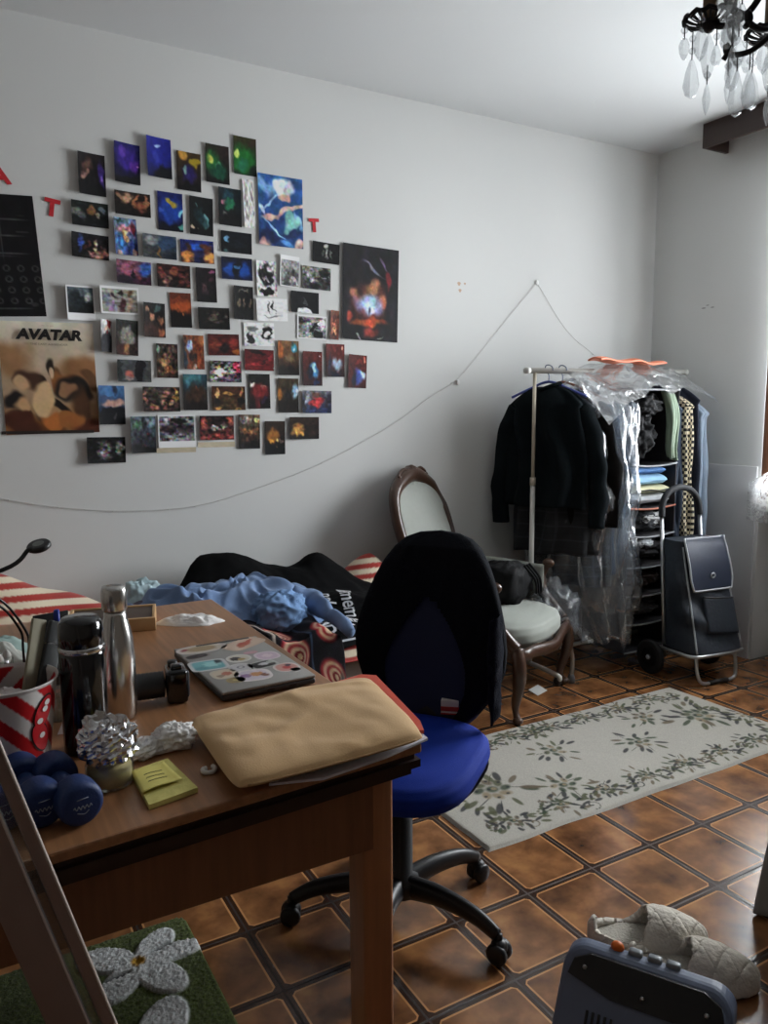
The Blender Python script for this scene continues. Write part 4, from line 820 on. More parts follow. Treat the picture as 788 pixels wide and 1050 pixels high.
for s in (-1, 1):
    # upholstered side panel and scrolled wooden arm post
    def side(u, v):
        y = .225 - .375 * u; z = .42 + .165 * v + .03 * (1 - u) * v; x = s * (.262 + .035 * u); 
        bul = .022 * math.sin(PI * u) * math.sin(PI * v) ; return Vector((x - s * bul, y, z))
    mb = MB(); mb.grid(side, 16, 12); pn = mb.build('side_pad', UPH, ac, solid=.035)
    q = MB(); PP = smooth_path([(s * .318, -.165, .595), (s * .322, -.145, .565), (s * .312, -.125, .52), (s * .300, -.145, .45), (s * .300, -.205, .385), (s * .292, -.25, .33)], 6)
    q.tube(PP, [.024 - .004 * math.sin(i / 3) + .006 * (i / 30) for i in range(len(PP))], 10); q.ball((s * .318, -.165, .592), (.024, .030, .024), 12, 8); q.build('arm_post', CW, ac)

# cane-like bent metal tube by the front foot
mb = MB(); c0 = at(586, 700, z=0); 
mb.tube(smooth_path([at(571, 652, x=c0.x, z=None) if False else c0 + Vector((-.06, .02, .205)), c0 + Vector((-.02, 0, .19)), c0 + Vector((.005, 0, .12)), c0 + Vector((0, 0, .03))], 6), .011, 10)
cane = thing('bent_metal_tube', 'short bent metal tube with a rubber foot standing by the armchair front leg', 'metal tube', c0)
mb.v = [v - c0 for v in mb.v]; mb.build('tube', mat('brushed_steel', (170, 166, 158), rough=.35, metal=.9), cane)
MB().lathe([(.0, 0), (.020, 0), (.020, .022), (.015, .035), (.012, .045)], (0, 0, 0), 14).build('rubber_foot', mat('grey_rubber', (90, 90, 92), rough=.6), cane)

# black bag slumped on the armchair seat
ACM = Matrix.Translation((2.233, 2.888, 0)) @ Matrix.Rotation(R(28), 4, 'Z')
NYL = mat('black_nylon', (13, 13, 15), rough=.7, spec=.2, var=.2, bump=.2, bscale=120)
bg_ = thing('black_bag', 'black nylon bag slumped on the pale armchair seat', 'bag', ACM @ Vector((.135, -.03, .43)), R(28))
def bagf(u, v):
    a = 2 * PI * u; b = PI * (v - .5); d = Vector((math.cos(b) * math.cos(a), math.cos(b) * math.sin(a), math.sin(b)))
    d = Vector((math.copysign(abs(d.x) ** .7, d.x), math.copysign(abs(d.y) ** .7, d.y), math.copysign(abs(d.z) ** .6, d.z)))
    k = 1 + .16 * mnoise.fractal(d * 2.2 + Vector((3, 1, 8)), 1, 2, 3)
    return Vector((d.x * .145 * k, d.y * .10 * k, max(-.085, d.z * .10 * k * (1 - .25 * d.x)) + .087))
mb = MB(); mb.grid(bagf, 50, 28, cu=True); mb.build('bag_body', NYL, bg_)
mb = MB(); mb.tube(smooth_path([(.06, -.09, .15), (.08, -.12, .10), (.09, -.125, .03), (.11, -.13, .010), (.125, -.11, .010), (.11, -.09, .012)], 6), .004, 6); mb.build('strap', NYL, bg_)
mb = MB()
for k in range(3): mb.tube(smooth_path([(.03 + .03 * k, -.07, .17), (.06 + .03 * k, -.115, .10), (.07 + .03 * k, -.12, .03)], 5), .006, 6)
mb.build('folds', NYL, bg_)
cloth_lump('paper_bag', ACM @ Vector((-.225, -.04, .50)), (.035, .03, .055), mat('crumpled_paper', (206, 206, 206), rough=.7), .3, 2.5, 21, 'crumpled white paper bag squeezed by the near arm of the armchair', 'paper bag', n=40)
c = at(553, 708, z=.002)
mb = MB(); mb.add([c + Vector(q) for q in ((-.05, -.05, 0), (.035, -.02, 0), (.045, .06, .002), (-.04, .03, .001))], [(0, 1, 2, 3)], False)
tag(mb.build('paper_scrap', mat('paper_white', (215, 215, 212), rough=.8), origin=c, solid=.001), 'white paper scrap on the tiles under the armchair', 'paper')

# ------------------------------------------------------------------ clothes rack with garments
WHT = mat('white_enamel_tube', (214, 212, 206), rough=.35, var=.06)
rack = thing('clothes_rack', 'white metal clothes rack loaded with garments in the room corner', 'clothes rack', (3.1, 3.0, 0))
mb = MB(); mb.cyl((-.57, 0, 1.532), (.56, 0, 1.545), .0135, n=14)
for x, z in ((-.572, 1.532), (.562, 1.545)): mb.cyl((x - .012, 0, z), (x + .012, 0, z), .0155, n=14)
mb.build('hanging_rail', WHT, rack)
for x in (-.525, .50):
    MB().cyl((x, 0, .05), (x, 0, 1.0), .0125, n=14).build('lower_post', WHT, rack)
    q = MB(); q.cyl((x, 0, .98), (x, 0, 1.535), .009, n=14); q.cyl((x, 0, .97), (x, 0, 1.01), .0145, n=14); q.build('upper_post', mat('rack_inner_tube', (196, 186, 168), rough=.3, metal=.3), rack)
    q = MB(); q.tube(smooth_path([(x, -.22, .03), (x, -.21, .05), (x, 0, .055), (x, .21, .05), (x, .22, .03)], 4), .012, 10); q.build('foot_bar', WHT, rack)
    for y in (-.21, .21): MB().ball((x, y, .022), (.022, .022, .022), 12, 8).build('castor', BLKP, rack)
MB().cyl((-.525, 0, .105), (.50, 0, .105), .010, n=12).build('bottom_bar', WHT, rack)

def plaid(name, base, a, b_, period=.06):
    if name in _M: return _M[name]
    M = mat(name, base, rough=.9); n = M.node_tree.nodes; l = M.node_tree.links; b = n['Principled BSDF']
    tc = n.new('ShaderNodeTexCoord'); sp = n.new('ShaderNodeSeparateXYZ'); l.new(tc.outputs['Object'], sp.inputs[0]); prev = None
    for ax, col, off, wd in ((1, a, 0, .12), (2, a, 0, .12), (1, b_, .5, .05), (2, b_, .5, .05)):
        k = n.new('ShaderNodeMath'); k.operation = 'MULTIPLY_ADD'; k.inputs[1].default_value = 1 / period; k.inputs[2].default_value = 50 + off; l.new(sp.outputs[ax], k.inputs[0])
        f = n.new('ShaderNodeMath'); f.operation = 'FRACT'; l.new(k.outputs[0], f.inputs[0])
        t = n.new('ShaderNodeMath'); t.operation = 'LESS_THAN'; t.inputs[1].default_value = wd; l.new(f.outputs[0], t.inputs[0])
        h = n.new('ShaderNodeMath'); h.operation = 'MULTIPLY'; h.inputs[1].default_value = .6; l.new(t.outputs[0], h.inputs[0])
        m_ = n.new('ShaderNodeMix'); m_.data_type = 'RGBA'; l.new(h.outputs[0], m_.inputs[0]); m_.inputs[7].default_value = rgb(*col)
        if prev is None: m_.inputs[6].default_value = rgb(*base)
        else: l.new(prev, m_.inputs[6])
        prev = m_.outputs[2]
    l.new(prev, b.inputs['Base Color']); return M
def garment(name, label, cat, rx, ang, hw, ztop, zbot, material, depth=.055, slv_z=None, slv_mat=None, seed=0, flare=1.05, group=None, dy=0.0, collar=None, near=True, far=True):
    """hangs from the rail at x = rx; ang turns its plane from the wall-to-room direction; local x runs along the shoulders (negative = towards the room)"""
    t = thing(name, label, cat, (rx, 3.0 + dy, zbot), PI / 2 + ang, group)
    H = ztop - zbot
    def body(u, v):
        a = 2 * PI * u; c, s = math.cos(a), math.sin(a)
        if v < .16:
            q = v / .16; wv = .055 + (hw - .055) * q ** .8; z = H - (.085 * q ** 1.3) ; d = depth * (.45 + .55 * q)
        else:
            q = (v - .16) / .84; wv = hw * (.93 + (flare - .93) * q); z = (H - .085) * (1 - q); d = depth * (1 + .25 * q)
        f = .016 * math.sin(7 * a + seed + 3 * nz(v * 2, seed)) * min(1, v * 3) + .014 * nz(c * 3 + seed, s * 3, v * 4)
        return Vector((c * (wv + f), s * (d + f * 1.2), z + .012 * nz(c * 2, seed, s) * v))
    mb = MB(); mb.grid(body, 72, 44, cu=True); mb.build('body', material, t, solid=.004)
    if slv_z is not None:
        for s, on in ((-1, near), (1, far)):
            if not on: continue
            L_ = ztop - slv_z
            P = [Vector((s * (hw * .80), 0, H - .105)), Vector((s * (hw + .008), -.008, H - .13 - L_ * .10)), Vector((s * (hw + .03), -.012, H - .10 - L_ * .28)), Vector((s * (hw + .06), -.02, H - .10 - L_ * .55)), Vector((s * (hw + .055), -.025, H - L_))]
            P = smooth_path(P, 8); N = len(P); q = MB(); q.tube(P, [(.045 + .012 * min(1, i / 8)) - .014 * i / (N - 1) for i in range(N)], 18, flat=.7)
            q.v = [p + Vector((nz(p.z * 9, p.x * 9 + seed), nz(p.z * 9 + 4, p.y * 9 + seed), 0)) * .016 for p in q.v]
            q.build('sleeve', slv_mat or material, t)
    if collar is not None:
        q = MB(); q.tube([(.06 * math.cos(a), .035 * math.sin(a), H - .004 - .02 * math.cos(a * 1)) for a in np.linspace(0, 2 * PI, 20)[:-1]], .010, 8, closed=True); q.build('collar', collar, t)
    return t
def hanger(rx, ang, material, label, dy=0.0, name='coat_hanger'):
    t = thing(name, label, 'hanger', (rx, 3.0 + dy, 1.45), PI / 2 + ang)
    q = MB(); q.tube(smooth_path([(-.19, 0, -.045), (-.10, 0, -.005), (0, 0, .03), (.10, 0, -.005), (.19, 0, -.045)], 6), .0065, 8, flat=.8); q.build('shoulder_bar', material, t)
    q = MB(); q.tube(smooth_path([(0, 0, .03), (0, 0, .065), (.018, 0, .085), (.016, 0, .108), (0, 0, .112), (-.017, 0, .102), (-.02, 0, .085)], 6), .0028, 7); q.build('hook', mat('hook_steel', (120, 130, 150), rough=.3, metal=.9), t)
    return t
A0 = R(31)
TEAL = mat('blackish_green_knit', (17, 23, 26), rough=.95, sheen=0.0, spec=.1, bump=.35, bscale=300)
BRN = mat('black_brown_wool', (22, 19, 18), rough=.95, sheen=0.0, spec=.1, bump=.3, bscale=300)
garment('sweater', 'blackish green sweater hanging first on the clothes rack, nearest its white post', 'sweater', 2.665, A0, .195, 1.455, .86, TEAL, slv_z=.76, seed=1, collar=TEAL)
hanger(2.665, A0, mat('blue_plastic', (70, 84, 160), rough=.35), 'blue plastic hanger inside the blackish green sweater')
garment('plaid_shirt', 'charcoal plaid shirt whose tails show below the first dark sweater', 'shirt', 2.72, A0, .20, 1.43, .62, plaid('charcoal_plaid', (28, 29, 32), (50, 52, 58), (18, 18, 20), .07), seed=4)
garment('dark_jacket', 'black brown jacket squeezed between the dark sweater and the plastic covers', 'jacket', 2.765, A0, .20, 1.445, .74, BRN, slv_z=.76, seed=7, far=False)
hanger(2.755, A0, mat('hanger_wood', (132, 72, 44), rough=.4), 'brown wooden hanger in the black brown jacket')
garment('plaid_coat', 'long blue grey checked coat inside a clear plastic cover', 'coat', 2.825, A0, .195, 1.43, .45, plaid('blue_plaid', (26, 34, 46), (66, 78, 94), (16, 20, 26), .05), seed=11, slv_z=.80, far=False)
garment('denim_jacket', 'slate blue garment under the clear plastic, against the shelf organiser', 'jacket', 2.91, A0, .19, 1.42, .50, mat('slate_denim', (62, 84, 110), rough=.85, var=.4, vscale=9), seed=15)
# clear garment covers
CLEAR = clear_mat('clear_film', gloss=.10, rough=.18, diff=.10, dcol=(190, 212, 235), bump=.8, bscale=16)
MILKY = clear_mat('milky_film', gloss=.05, rough=.22, diff=.22, bump=.6, bscale=12)
def cover(name, label, cx, cy, ang, prof, seed, material, dep=.085):
    t = thing(name, label, 'garment cover', (cx, cy, prof[-1][0]), PI / 2 + ang); z0 = prof[-1][0]
    def fn(u, v):
        a = 2 * PI * u; c, s = math.cos(a), math.sin(a); k = v * (len(prof) - 1); i = min(int(k), len(prof) - 2); f = k - i
        z = prof[i][0] * (1 - f) + prof[i + 1][0] * f; hw = prof[i][1] * (1 - f) + prof[i + 1][1] * f; xo = prof[i][2] * (1 - f) + prof[i + 1][2] * f
        d = dep * (.35 + .65 * min(1, v * 5))
        w_ = .020 * math.sin(9 * a + 5 * nz(v * 3, seed) + seed) + .030 * mnoise.fractal(Vector((c * 2.5 + seed, s * 2.5, z * 5)), 1, 2, 3)
        return Vector((c * (hw + w_) + xo, s * (d + w_), z - z0 + (.05 * nz(c * 2 + seed, s * 2, 1) if v > .97 else 0)))
    mb = MB(); mb.grid(fn, 110, 80, cu=True); mb.build('film', material, t, recalc=False); return t
cover('garment_cover', 'long clear plastic garment cover over the checked coat, reaching nearly to the floor', 2.835, 2.97, A0, [(1.50, .03, 0), (1.46, .12, 0), (1.36, .235, -.01), (1.0, .25, -.01), (.6, .26, -.01), (.33, .25, -.04), (.16, .14, -.14)], 3, CLEAR)
cover('garment_cover', 'clear plastic cover over the slate blue garment beside the shelf organiser', 2.925, 2.97, A0, [(1.49, .03, 0), (1.44, .12, 0), (1.36, .225, -.01), (1.0, .24, 0), (.6, .25, 0), (.40, .24, -.02), (.30, .22, -.03)], 8, CLEAR)
cloth_lump('plastic_bag', (2.62, 2.90, .33), (.13, .12, .16), MILKY, .35, 2.3, 31, 'crumpled milky plastic bag at the foot of the rack behind the armchair', 'plastic bag', n=60)
# plastic sheet thrown over the rail and the organiser top, with a folded orange bag on it
def sheet(u, v):
    x = 2.78 + .80 * u; y = 3.16 - .46 * v; d = abs(y - 3.0)
    z = 1.572 - .75 * max(0, d - .05) ** 1.3 - .03 * u * u - .06 * max(0, u - .8) * 5 * v + .018 * mnoise.fractal(Vector((x * 9, y * 9, 2)), 1, 2, 3) + .014 * math.sin(30 * x + 8 * y)
    if u < .35: z -= .16 * v * (1 - u / .35)
    return Vector((x, y, z))
mb = MB(); mb.grid(sheet, 100, 50); tag(mb.build('plastic_sheet', MILKY, origin=(3.2, 3.0, 1.5), recalc=False), 'milky plastic sheet draped over the rail and the top of the shelf organiser', 'plastic sheet')
def orange(u, v):
    x = 2.90 + .48 * u; return Vector((x, 2.93 + .09 * (v - .5) + .01 * math.sin(9 * u), 1.588 - .012 * u + .006 * math.sin(14 * u) + .012 * math.sin(PI * v)))
mb = MB(); mb.grid(orange, 40, 8)
tag(mb.build('orange_bag', mat('salmon_film', (236, 140, 108), rough=.45, var=.1), origin=(3.14, 2.93, 1.585), solid=.008), 'salmon orange folded bag lying on top of the clothes rail', 'bag')

# hanging shelf organiser
ORG = mat('organiser_cloth', (58, 56, 60), rough=.85, var=.15)
ORGE = mat('organiser_piping', (150, 152, 156), rough=.6)
og = thing('shelf_organiser', 'hanging cloth shelf organiser of six compartments beside the plastic covers', 'shelf organiser', (3.19, 2.93, .08))
XO0, XO1, YO0, YO1 = -.175, .165, -.15, .15
LV = [.01, .16, .31, .46, .62, .765, .985, 1.36]
for x in (XO0, XO1): MB().box((x, 0, .69), (.006, .30, 1.36)).build('side_panel', mat('organiser_side', (62, 68, 76), rough=.8, var=.2) if x == XO0 else ORG, og)
MB().box((0, YO1, .69), (.34, .006, 1.36)).build('back_panel', ORG, og)
for i, z in enumerate(LV):
    sag = .012 if i not in (0, 7) else 0
    q = MB(); q.grid(lambda u, v: Vector((XO0 + .34 * u, YO0 + .30 * v, z - sag * math.sin(PI * u))), 16, 4); s_ = q.build('shelf', ORG, og, solid=.006)
    e = MB(); e.tube([(XO0 + .34 * k / 16, YO0 - .003, z - sag * math.sin(PI * k / 16)) for k in range(17)], .005, 6)
    e.build('shelf_piping', mat('salmon_piping', (206, 128, 104), rough=.6) if i == 5 else ORGE, s_)
OW = Vector((3.19, 2.93, .08))
cloth_lump('folded_trousers', OW + Vector((-.06, -.03, 1.13)), (.105, .11, .13), mat('black_cotton', (20, 20, 22), rough=.9, var=.3, vscale=12), .3, 2.6, 41, 'black clothes stuffed in the top compartment of the organiser', 'clothes', squash=.9)
cloth_lump('printed_shirt', OW + Vector((-.02, -.05, 1.28)), (.11, .09, .065), mat('black_print', (26, 26, 28), rough=.85, var=.8, vscale=30), .3, 2.6, 44, 'black top with pale print lying above the stuffed black clothes', 'clothes', squash=.9)
def grn(u, v):
    x = .055 + .06 * u + .05 * v + .02 * math.sin(v * 5); return Vector((x + .012 * math.sin(12 * u), -.162 - .022 * math.sin(14 * u + 2 * v) + .02 * (1 - v), 1.345 - .335 * v + .01 * math.sin(6 * u)))
mb = MB(); mb.grid(grn, 30, 40); mb.v = [p + OW for p in mb.v]
tag(mb.build('green_shirt', mat('sage_cotton', (136, 152, 132), rough=.85, var=.12), origin=OW + Vector((.1, -.16, 1.0)), solid=.012), 'sage green shirt dangling out of the top compartment', 'shirt')
def folded(z, h, c, w_, lab, seed, dx=0, col2=None, d=.24):
    t = thing('folded_clothes', lab, 'folded clothes', OW + Vector((dx, -.02, z)))
    q = MB()
    def fn(u, v):
        a = 2 * PI * v; ex, ey = superell(a, 2.6); x = (u - .5) * w_
        e = min(1, min(u, 1 - u) * 12 + .25)
        return Vector((x, ex * d / 2 * (.92 + .08 * e) + .008 * nz(x * 14, seed), h / 2 + ey * h / 2 * e + .008 * nz(x * 10 + seed, ex * 3)))
    q.grid(fn, 26, 20, cv=True); q.add([fn(0, j / 20) for j in range(20)], [tuple(range(20))]); q.add([fn(1, j / 20) for j in range(20)], [tuple(range(20))[::-1]])
    q.build('folded_cloth', c, t)
    e = MB(); e.tube([Vector(fn(k / 20, .52)) + Vector((0, -.003, h * .05)) for k in range(1, 20)], .0035, 6); e.build('fold_edge', col2 or c, t); return t
folded(.775, .055, mat('white_cotton', (196, 200, 204), rough=.85, var=.05), .27, 'white folded shirt at the bottom of the coloured stack in the organiser', 1)
folded(.828, .045, mat('pale_yellow_cotton', (200, 196, 160), rough=.85, var=.08), .27, 'pale yellow folded shirt above the white one in the organiser', 2, .01, mat('dark_trim', (40, 40, 44), rough=.8))
folded(.872, .060, mat('sky_cotton', (138, 178, 206), rough=.85, var=.08), .25, 'sky blue folded shirt in the middle of the coloured stack', 3, -.01)
folded(.930, .045, mat('blue_check_cotton', (82, 124, 178), rough=.85, var=.4, vscale=40), .24, 'mid blue folded shirt topping the coloured stack', 4, -.02)
cloth_lump('grey_knit', OW + Vector((-.02, -.04, .69)), (.14, .11, .062), mat('anthracite_knit', (52, 54, 58), rough=.9, var=.5, vscale=16), .25, 2.8, 51, 'anthracite knitwear heaped under the salmon edged shelf', 'clothes', squash=.9)
cloth_lump('printed_scarf', OW + Vector((.02, -.12, .70)), (.085, .03, .03), mat('white_print_cotton', (182, 182, 182), rough=.85, var=.9, vscale=35), .4, 2.9, 55, 'white printed scarf crumpled on the anthracite knitwear', 'scarf', R(10))
cloth_lump('dark_knit', OW + Vector((0, -.02, .54)), (.14, .12, .062), mat('charcoal_knit', (34, 32, 36), rough=.9, var=.5, vscale=12), .25, 2.8, 58, 'charcoal knitwear in the third compartment from the top', 'clothes', squash=.9)
cloth_lump('white_socks', OW + Vector((-.03, -.13, .575)), (.055, .02, .02), mat('white_cotton', (0, 0, 0)), .4, 2.9, 61, 'pair of white socks lying on the charcoal knitwear', 'socks')
cloth_lump('brown_clothes', OW + Vector((0, -.02, .385)), (.13, .11, .055), mat('brown_knit', (62, 50, 48), rough=.9, var=.4, vscale=10), .25, 2.8, 64, 'brown clothes slumped in the lower organiser compartment', 'clothes', squash=.9)
cloth_lump('grey_clothes', OW + Vector((0, -.02, .228)), (.13, .11, .05), mat('mid_grey_knit', (84, 82, 84), rough=.9, var=.3, vscale=10), .25, 2.8, 67, 'mid grey clothes in the second lowest compartment', 'clothes', squash=.9)

# garments right of the organiser
def hound():
    M = mat('houndstooth_wool', (214, 204, 176), rough=.9); n = M.node_tree.nodes; l = M.node_tree.links; b = n['Principled BSDF']
    tc = n.new('ShaderNodeTexCoord'); mp = n.new('ShaderNodeMapping'); mp.inputs['Rotation'].default_value = (0, 0, 0); l.new(tc.outputs['Object'], mp.inputs[0])
    c = n.new('ShaderNodeTexChecker'); c.inputs['Scale'].default_value = 62; c.inputs[1].default_value = rgb(220, 208, 178); c.inputs[2].default_value = rgb(30, 28, 28)
    l.new(mp.outputs[0], c.inputs[0]); l.new(c.outputs[0], b.inputs['Base Color']); return M
SLATE = mat('slate_wool', (50, 60, 74), rough=.9)
garment('grey_coat', 'slate grey coat hanging between the organiser and the houndstooth jacket', 'coat', 3.40, R(6), .19, 1.42, .62, SLATE, depth=.03, seed=20)
garment('houndstooth_jacket', 'cream and black houndstooth jacket edge showing between the organiser and dark navy jacket', 'jacket', 3.435, R(12), .215, 1.44, .66, hound(), depth=.03, seed=21)
garment('navy_jacket', 'dark navy jacket next to the houndstooth one on the rack end', 'jacket', 3.50, R(9), .205, 1.47, .60, mat('dark_navy_wool', (22, 28, 46), rough=.9, bump=.2, bscale=200), depth=.035, seed=23)
garment('pale_blue_shirt', 'pale blue grey shirt, last on the rack against the window wall', 'shirt', 3.585, R(5), .205, 1.40, .62, mat('pale_blue_cotton', (150, 166, 184), rough=.8, var=.06), depth=.04, seed=27)

# ------------------------------------------------------------------ shopping trolley
tr = thing('shopping_trolley', 'dark blue grey two-wheeled shopping trolley leaning by the rack', 'shopping trolley', (3.285, 2.545, 0), R(-6))
NV = mat('trolley_cloth', (34, 42, 52), rough=.55, var=.2, bump=.15, bscale=60)
PIPE = mat('grey_piping', (168, 172, 176), rough=.4)
ALU = mat('trolley_aluminium', (186, 188, 190), rough=.3, metal=.9)
def lean(z): return .10 * max(0, z - .16)            # how far the frame leans back at height z
def tb(u, v):
    a = 2 * PI * u; ex, ey = superell(a, 5); z = .165 + .53 * v; w_ = .165 - .025 * v; d = .120 - .052 * v
    f = .012 * nz(ex * 3, ey * 3, z * 7) * math.sin(PI * v) + .010 * math.sin(z * 40 + 3 * ex) * math.sin(PI * min(1, v * 1.3)) * (1 if ey < 0 else 0)
    return Vector((ex * w_ + f, ey * d + f + .085 - d + lean(z), z))
mb = MB(); mb.grid(tb, 72, 40, cu=True); mb.add([tb(k / 72, 0) for k in range(72)], [tuple(range(72))]); mb.add([tb(k / 72, 1) for k in range(72)], [tuple(range(72))[::-1]])
mb.build('bag', NV, tr)
def flap(u, v, off=0.0):
    x = (u - .5) * 2; w_ = .128 + .008 * v; z = .715 - .255 * v; rr = 1 - .10 * max(0, abs(x) - .75) * 4 * max(0, v - .8) * 5
    yy = .085 - 2 * (.120 - .052 * max(0, min(1, (z - .165) / .53))) + lean(z) - .012; return Vector((x * w_ * rr, yy - off - .010 * math.sin(PI * v), z + .02 * (1 - rr)))
mb = MB(); mb.grid(flap, 20, 22); fl_ = mb.build('flap', mat('trolley_flap', (40, 48, 66), rough=.4, var=.1), tr, solid=.008)
e = MB(); path = [flap(0, v / 14, .002) for v in range(14)] + [flap(u / 14, 1, .002) for u in range(15)] + [flap(1, 1 - v / 14, .002) for v in range(1, 15)]
e.tube(path, .0055, 8); e.build('flap_piping', PIPE, fl_)
q = MB(); c = flap(.5, .72, .012); q.tube([c + Vector((.012 * math.cos(a), 0, .012 * math.sin(a))) for a in np.linspace(0, 2 * PI, 17)[:-1]], .0035, 8, closed=True, up=(0, 1, 0)); q.build('ring_clasp', ALU, fl_)
for s in (-1, 1):
    e = MB(); e.tube([tb((.5 + .118 if s < 0 else 1 - .118), k / 20) + Vector((0, -.004, 0)) for k in range(20)], .0045, 7); e.build('bag_piping', PIPE, tr)
def pk(u, v):
    z = .43 - .17 * v; return Vector(((u - .5) * .20 + .03, .078 - 2 * (.120 - .052 * (z - .165) / .53) + lean(z) - .018 * math.sin(PI * u) * (1 - .5 * v), z - .02 * u))
mb = MB(); mb.grid(pk, 14, 12); pk_ = mb.build('pocket', NV, tr, solid=.006)
e = MB(); e.tube([pk(k / 14, 0) + Vector((0, -.003, 0)) for k in range(15)], .004, 7); e.build('pocket_trim', mat('black_trim', (14, 14, 16), rough=.5), pk_)
# frame: two uprights with a curved handle, foot plate, front stand, wheels
def fpt(x, z): return Vector((x, .085 + lean(z), z))
HB = mat('handle_foam', (34, 36, 40), rough=.7)
for s in (-1, 1): MB().tube([fpt(s * .135, .09), fpt(s * .135, .45), fpt(s * .128, .80)], .010, 10).build('upright', ALU, tr)
mb = MB(); mb.tube(smooth_path([fpt(-.128, .80), fpt(-.118, .87), fpt(-.075, .925), fpt(0, .945), fpt(.075, .925), fpt(.118, .87), fpt(.128, .80)], 6), .0165, 12); mb.build('handle', HB, tr)
mb = MB(); mb.tube(smooth_path([(-.165, .09, .145), (-.172, -.06, .150), (-.15, -.135, .152), (0, -.15, .152), (.15, -.135, .152), (.172, -.06, .150), (.165, .09, .145)], 6), .0095, 10); mb.build('base_frame', ALU, tr)
MB().box((0, -.02, .153), (.30, .21, .012), bev=.004).build('base_plate', BLKP, tr)
mb = MB(); mb.tube(smooth_path([(-.128, -.115, .15), (-.128, -.125, .08), (-.118, -.135, .03), (-.085, -.14, .012), (0, -.14, .011), (.085, -.14, .012), (.118, -.135, .03), (.128, -.125, .08), (.128, -.115, .15)], 6), .0085, 10); mb.build('front_stand', ALU, tr)
q = MB(); q.tube([(-.06, -.14, .011), (.06, -.14, .011)], .0125, 10); q.build('rubber_sleeve', BLKP, tr)
MB().cyl((-.19, .12, .088), (.19, .12, .088), .007).build('axle', ALU, tr)
for s in (-1, 1):
    q = MB(); rt = Vector((0, 0, 1)).rotation_difference(Vector((1, 0, 0))).to_matrix()
    q.lathe([(.055, -.010), (.078, -.016), (.088, -.010), (.088, .010), (.078, .016), (.055, .010), (.055, -.010)], (s * .195, .12, .088), 32, rot=rt); wh = q.build('wheel', mat('tyre_rubber', (20, 20, 22), rough=.75), tr)
    q = MB(); q.lathe([(.0, -.016), (.014, -.016), (.016, -.008), (.056, -.006), (.056, .006), (.016, .008), (.014, .016), (0, .016)], (s * .195, .12, .088), 24, rot=rt); q.build('hub', mat('wheel_hub', (44, 44, 48), rough=.5), wh)
    q = MB(); q.lathe([(0, -.021), (.011, -.02), (.013, -.014), (.013, .014), (.011, .02), (0, .021)], (s * .195, .12, .088), 16, rot=rt); q.build('hub_cap', PIPE, wh)

# ------------------------------------------------------------------ rugs
RUGM = attr_mat('woven_rug', rough=.9, bump=.5, bscale=260, sheen=.1)
RX0, RX1, RY0, RY1 = 1.385, 3.02, 1.79, 2.485
rq = random.Random(12)
fb = []
OL, DK, SE, GR, TA = (72, 76, 44), (22, 26, 34), (98, 84, 64), (42, 62, 34), (140, 124, 96)
LX, LY = RX1 - RX0, RY1 - RY0
def el(x, y, a, b, c, ang=0.0, soft=.35):         # ellipse in metres on the rug
    ca = math.cos(ang); fb.append((x, y, a, b, c, ang, soft))
def flower(x, y, s, big=False):
    n = 8 if big else 6; a0 = rq.random() * 6
    for k in range(n + 5):
        a = a0 + 2 * PI * k / (n + 5) + rq.uniform(-.25, .25); d = s * rq.uniform(.62, 1.15)
        el(x + d * math.cos(a), y + d * .85 * math.sin(a), s * rq.uniform(.20, .30), s * rq.uniform(.07, .11), rq.choice([DK, DK, OL, SE, GR]), a + rq.uniform(-.4, .4))
        if k % 3 == 0: el(x + d * .7 * math.cos(a + .2), y + d * .7 * math.sin(a + .2), s * .30, s * .018, DK, a)
    for k in range(n):
        a = a0 + .4 + 2 * PI * k / n; el(x + s * .34 * math.cos(a), y + s * .34 * math.sin(a), s * .20, s * .13, rq.choice([OL, GR, SE, TA, GR]), a + .6, .5)
        el(x + s * .40 * math.cos(a), y + s * .40 * math.sin(a), s * .06, s * .05, DK, 0, .5)
    el(x, y, s * .20, s * .18, GR, 0, .5); el(x + s * .05, y, s * .08, s * .08, TA); el(x - s * .07, y + s * .04, s * .05, s * .05, DK)
def scroll(x, y, r, a0, c):
    for j in range(16):
        a = a0 + j * .42; q = r * (1 - j / 17); el(x + q * math.cos(a), y + q * math.sin(a), r * .17, r * .11, c, a + PI / 2, .5)
for px, py, s, b_ in ((568, 772, .085, 0), (655, 763, .085, 0), (577, 808, .085, 0), (505, 812, .12, 1), (660, 737, .085, 0), (716, 736, .12, 1), (545, 752, .07, 0), (765, 735, .07, 0)):
    p = at(px, py, z=0); flower(p.x, p.y, s * 1.25, b_)
for side, yv in ((0, RY0 + .085), (1, RY1 - .085)):
    n = 36
    for k in range(n):
        x = RX0 + .09 + (LX - .18) * k / (n - 1); ph = math.sin(k * 1.25); y = yv + .022 * ph
        el(x, y, 0.024, .007, DK, .9 * math.cos(k * 1.25)); el(x + .012, y + .024 * (1 if k % 2 else -1), 0.021, .009, rq.choice([OL, GR, DK]), rq.uniform(0, 3)); el(x - .012, y - .022 * (1 if k % 2 else -1), 0.019, .008, rq.choice([SE, OL, DK]), rq.uniform(0, 3))
        if k % 5 == 2: flower(x, y, .075)
        if k % 3 == 0: scroll(x + .01, y - .02 * (1 if k % 2 else -1), .030, rq.random() * 6, rq.choice([OL, DK, SE]))
        if k % 5 == 0:
            for j in range(7): a = j * .8; el(x + .028 * math.cos(a) * (1 - j * .1), y + .028 * math.sin(a) * (1 - j * .1), .008, .006, OL, 0, .5)
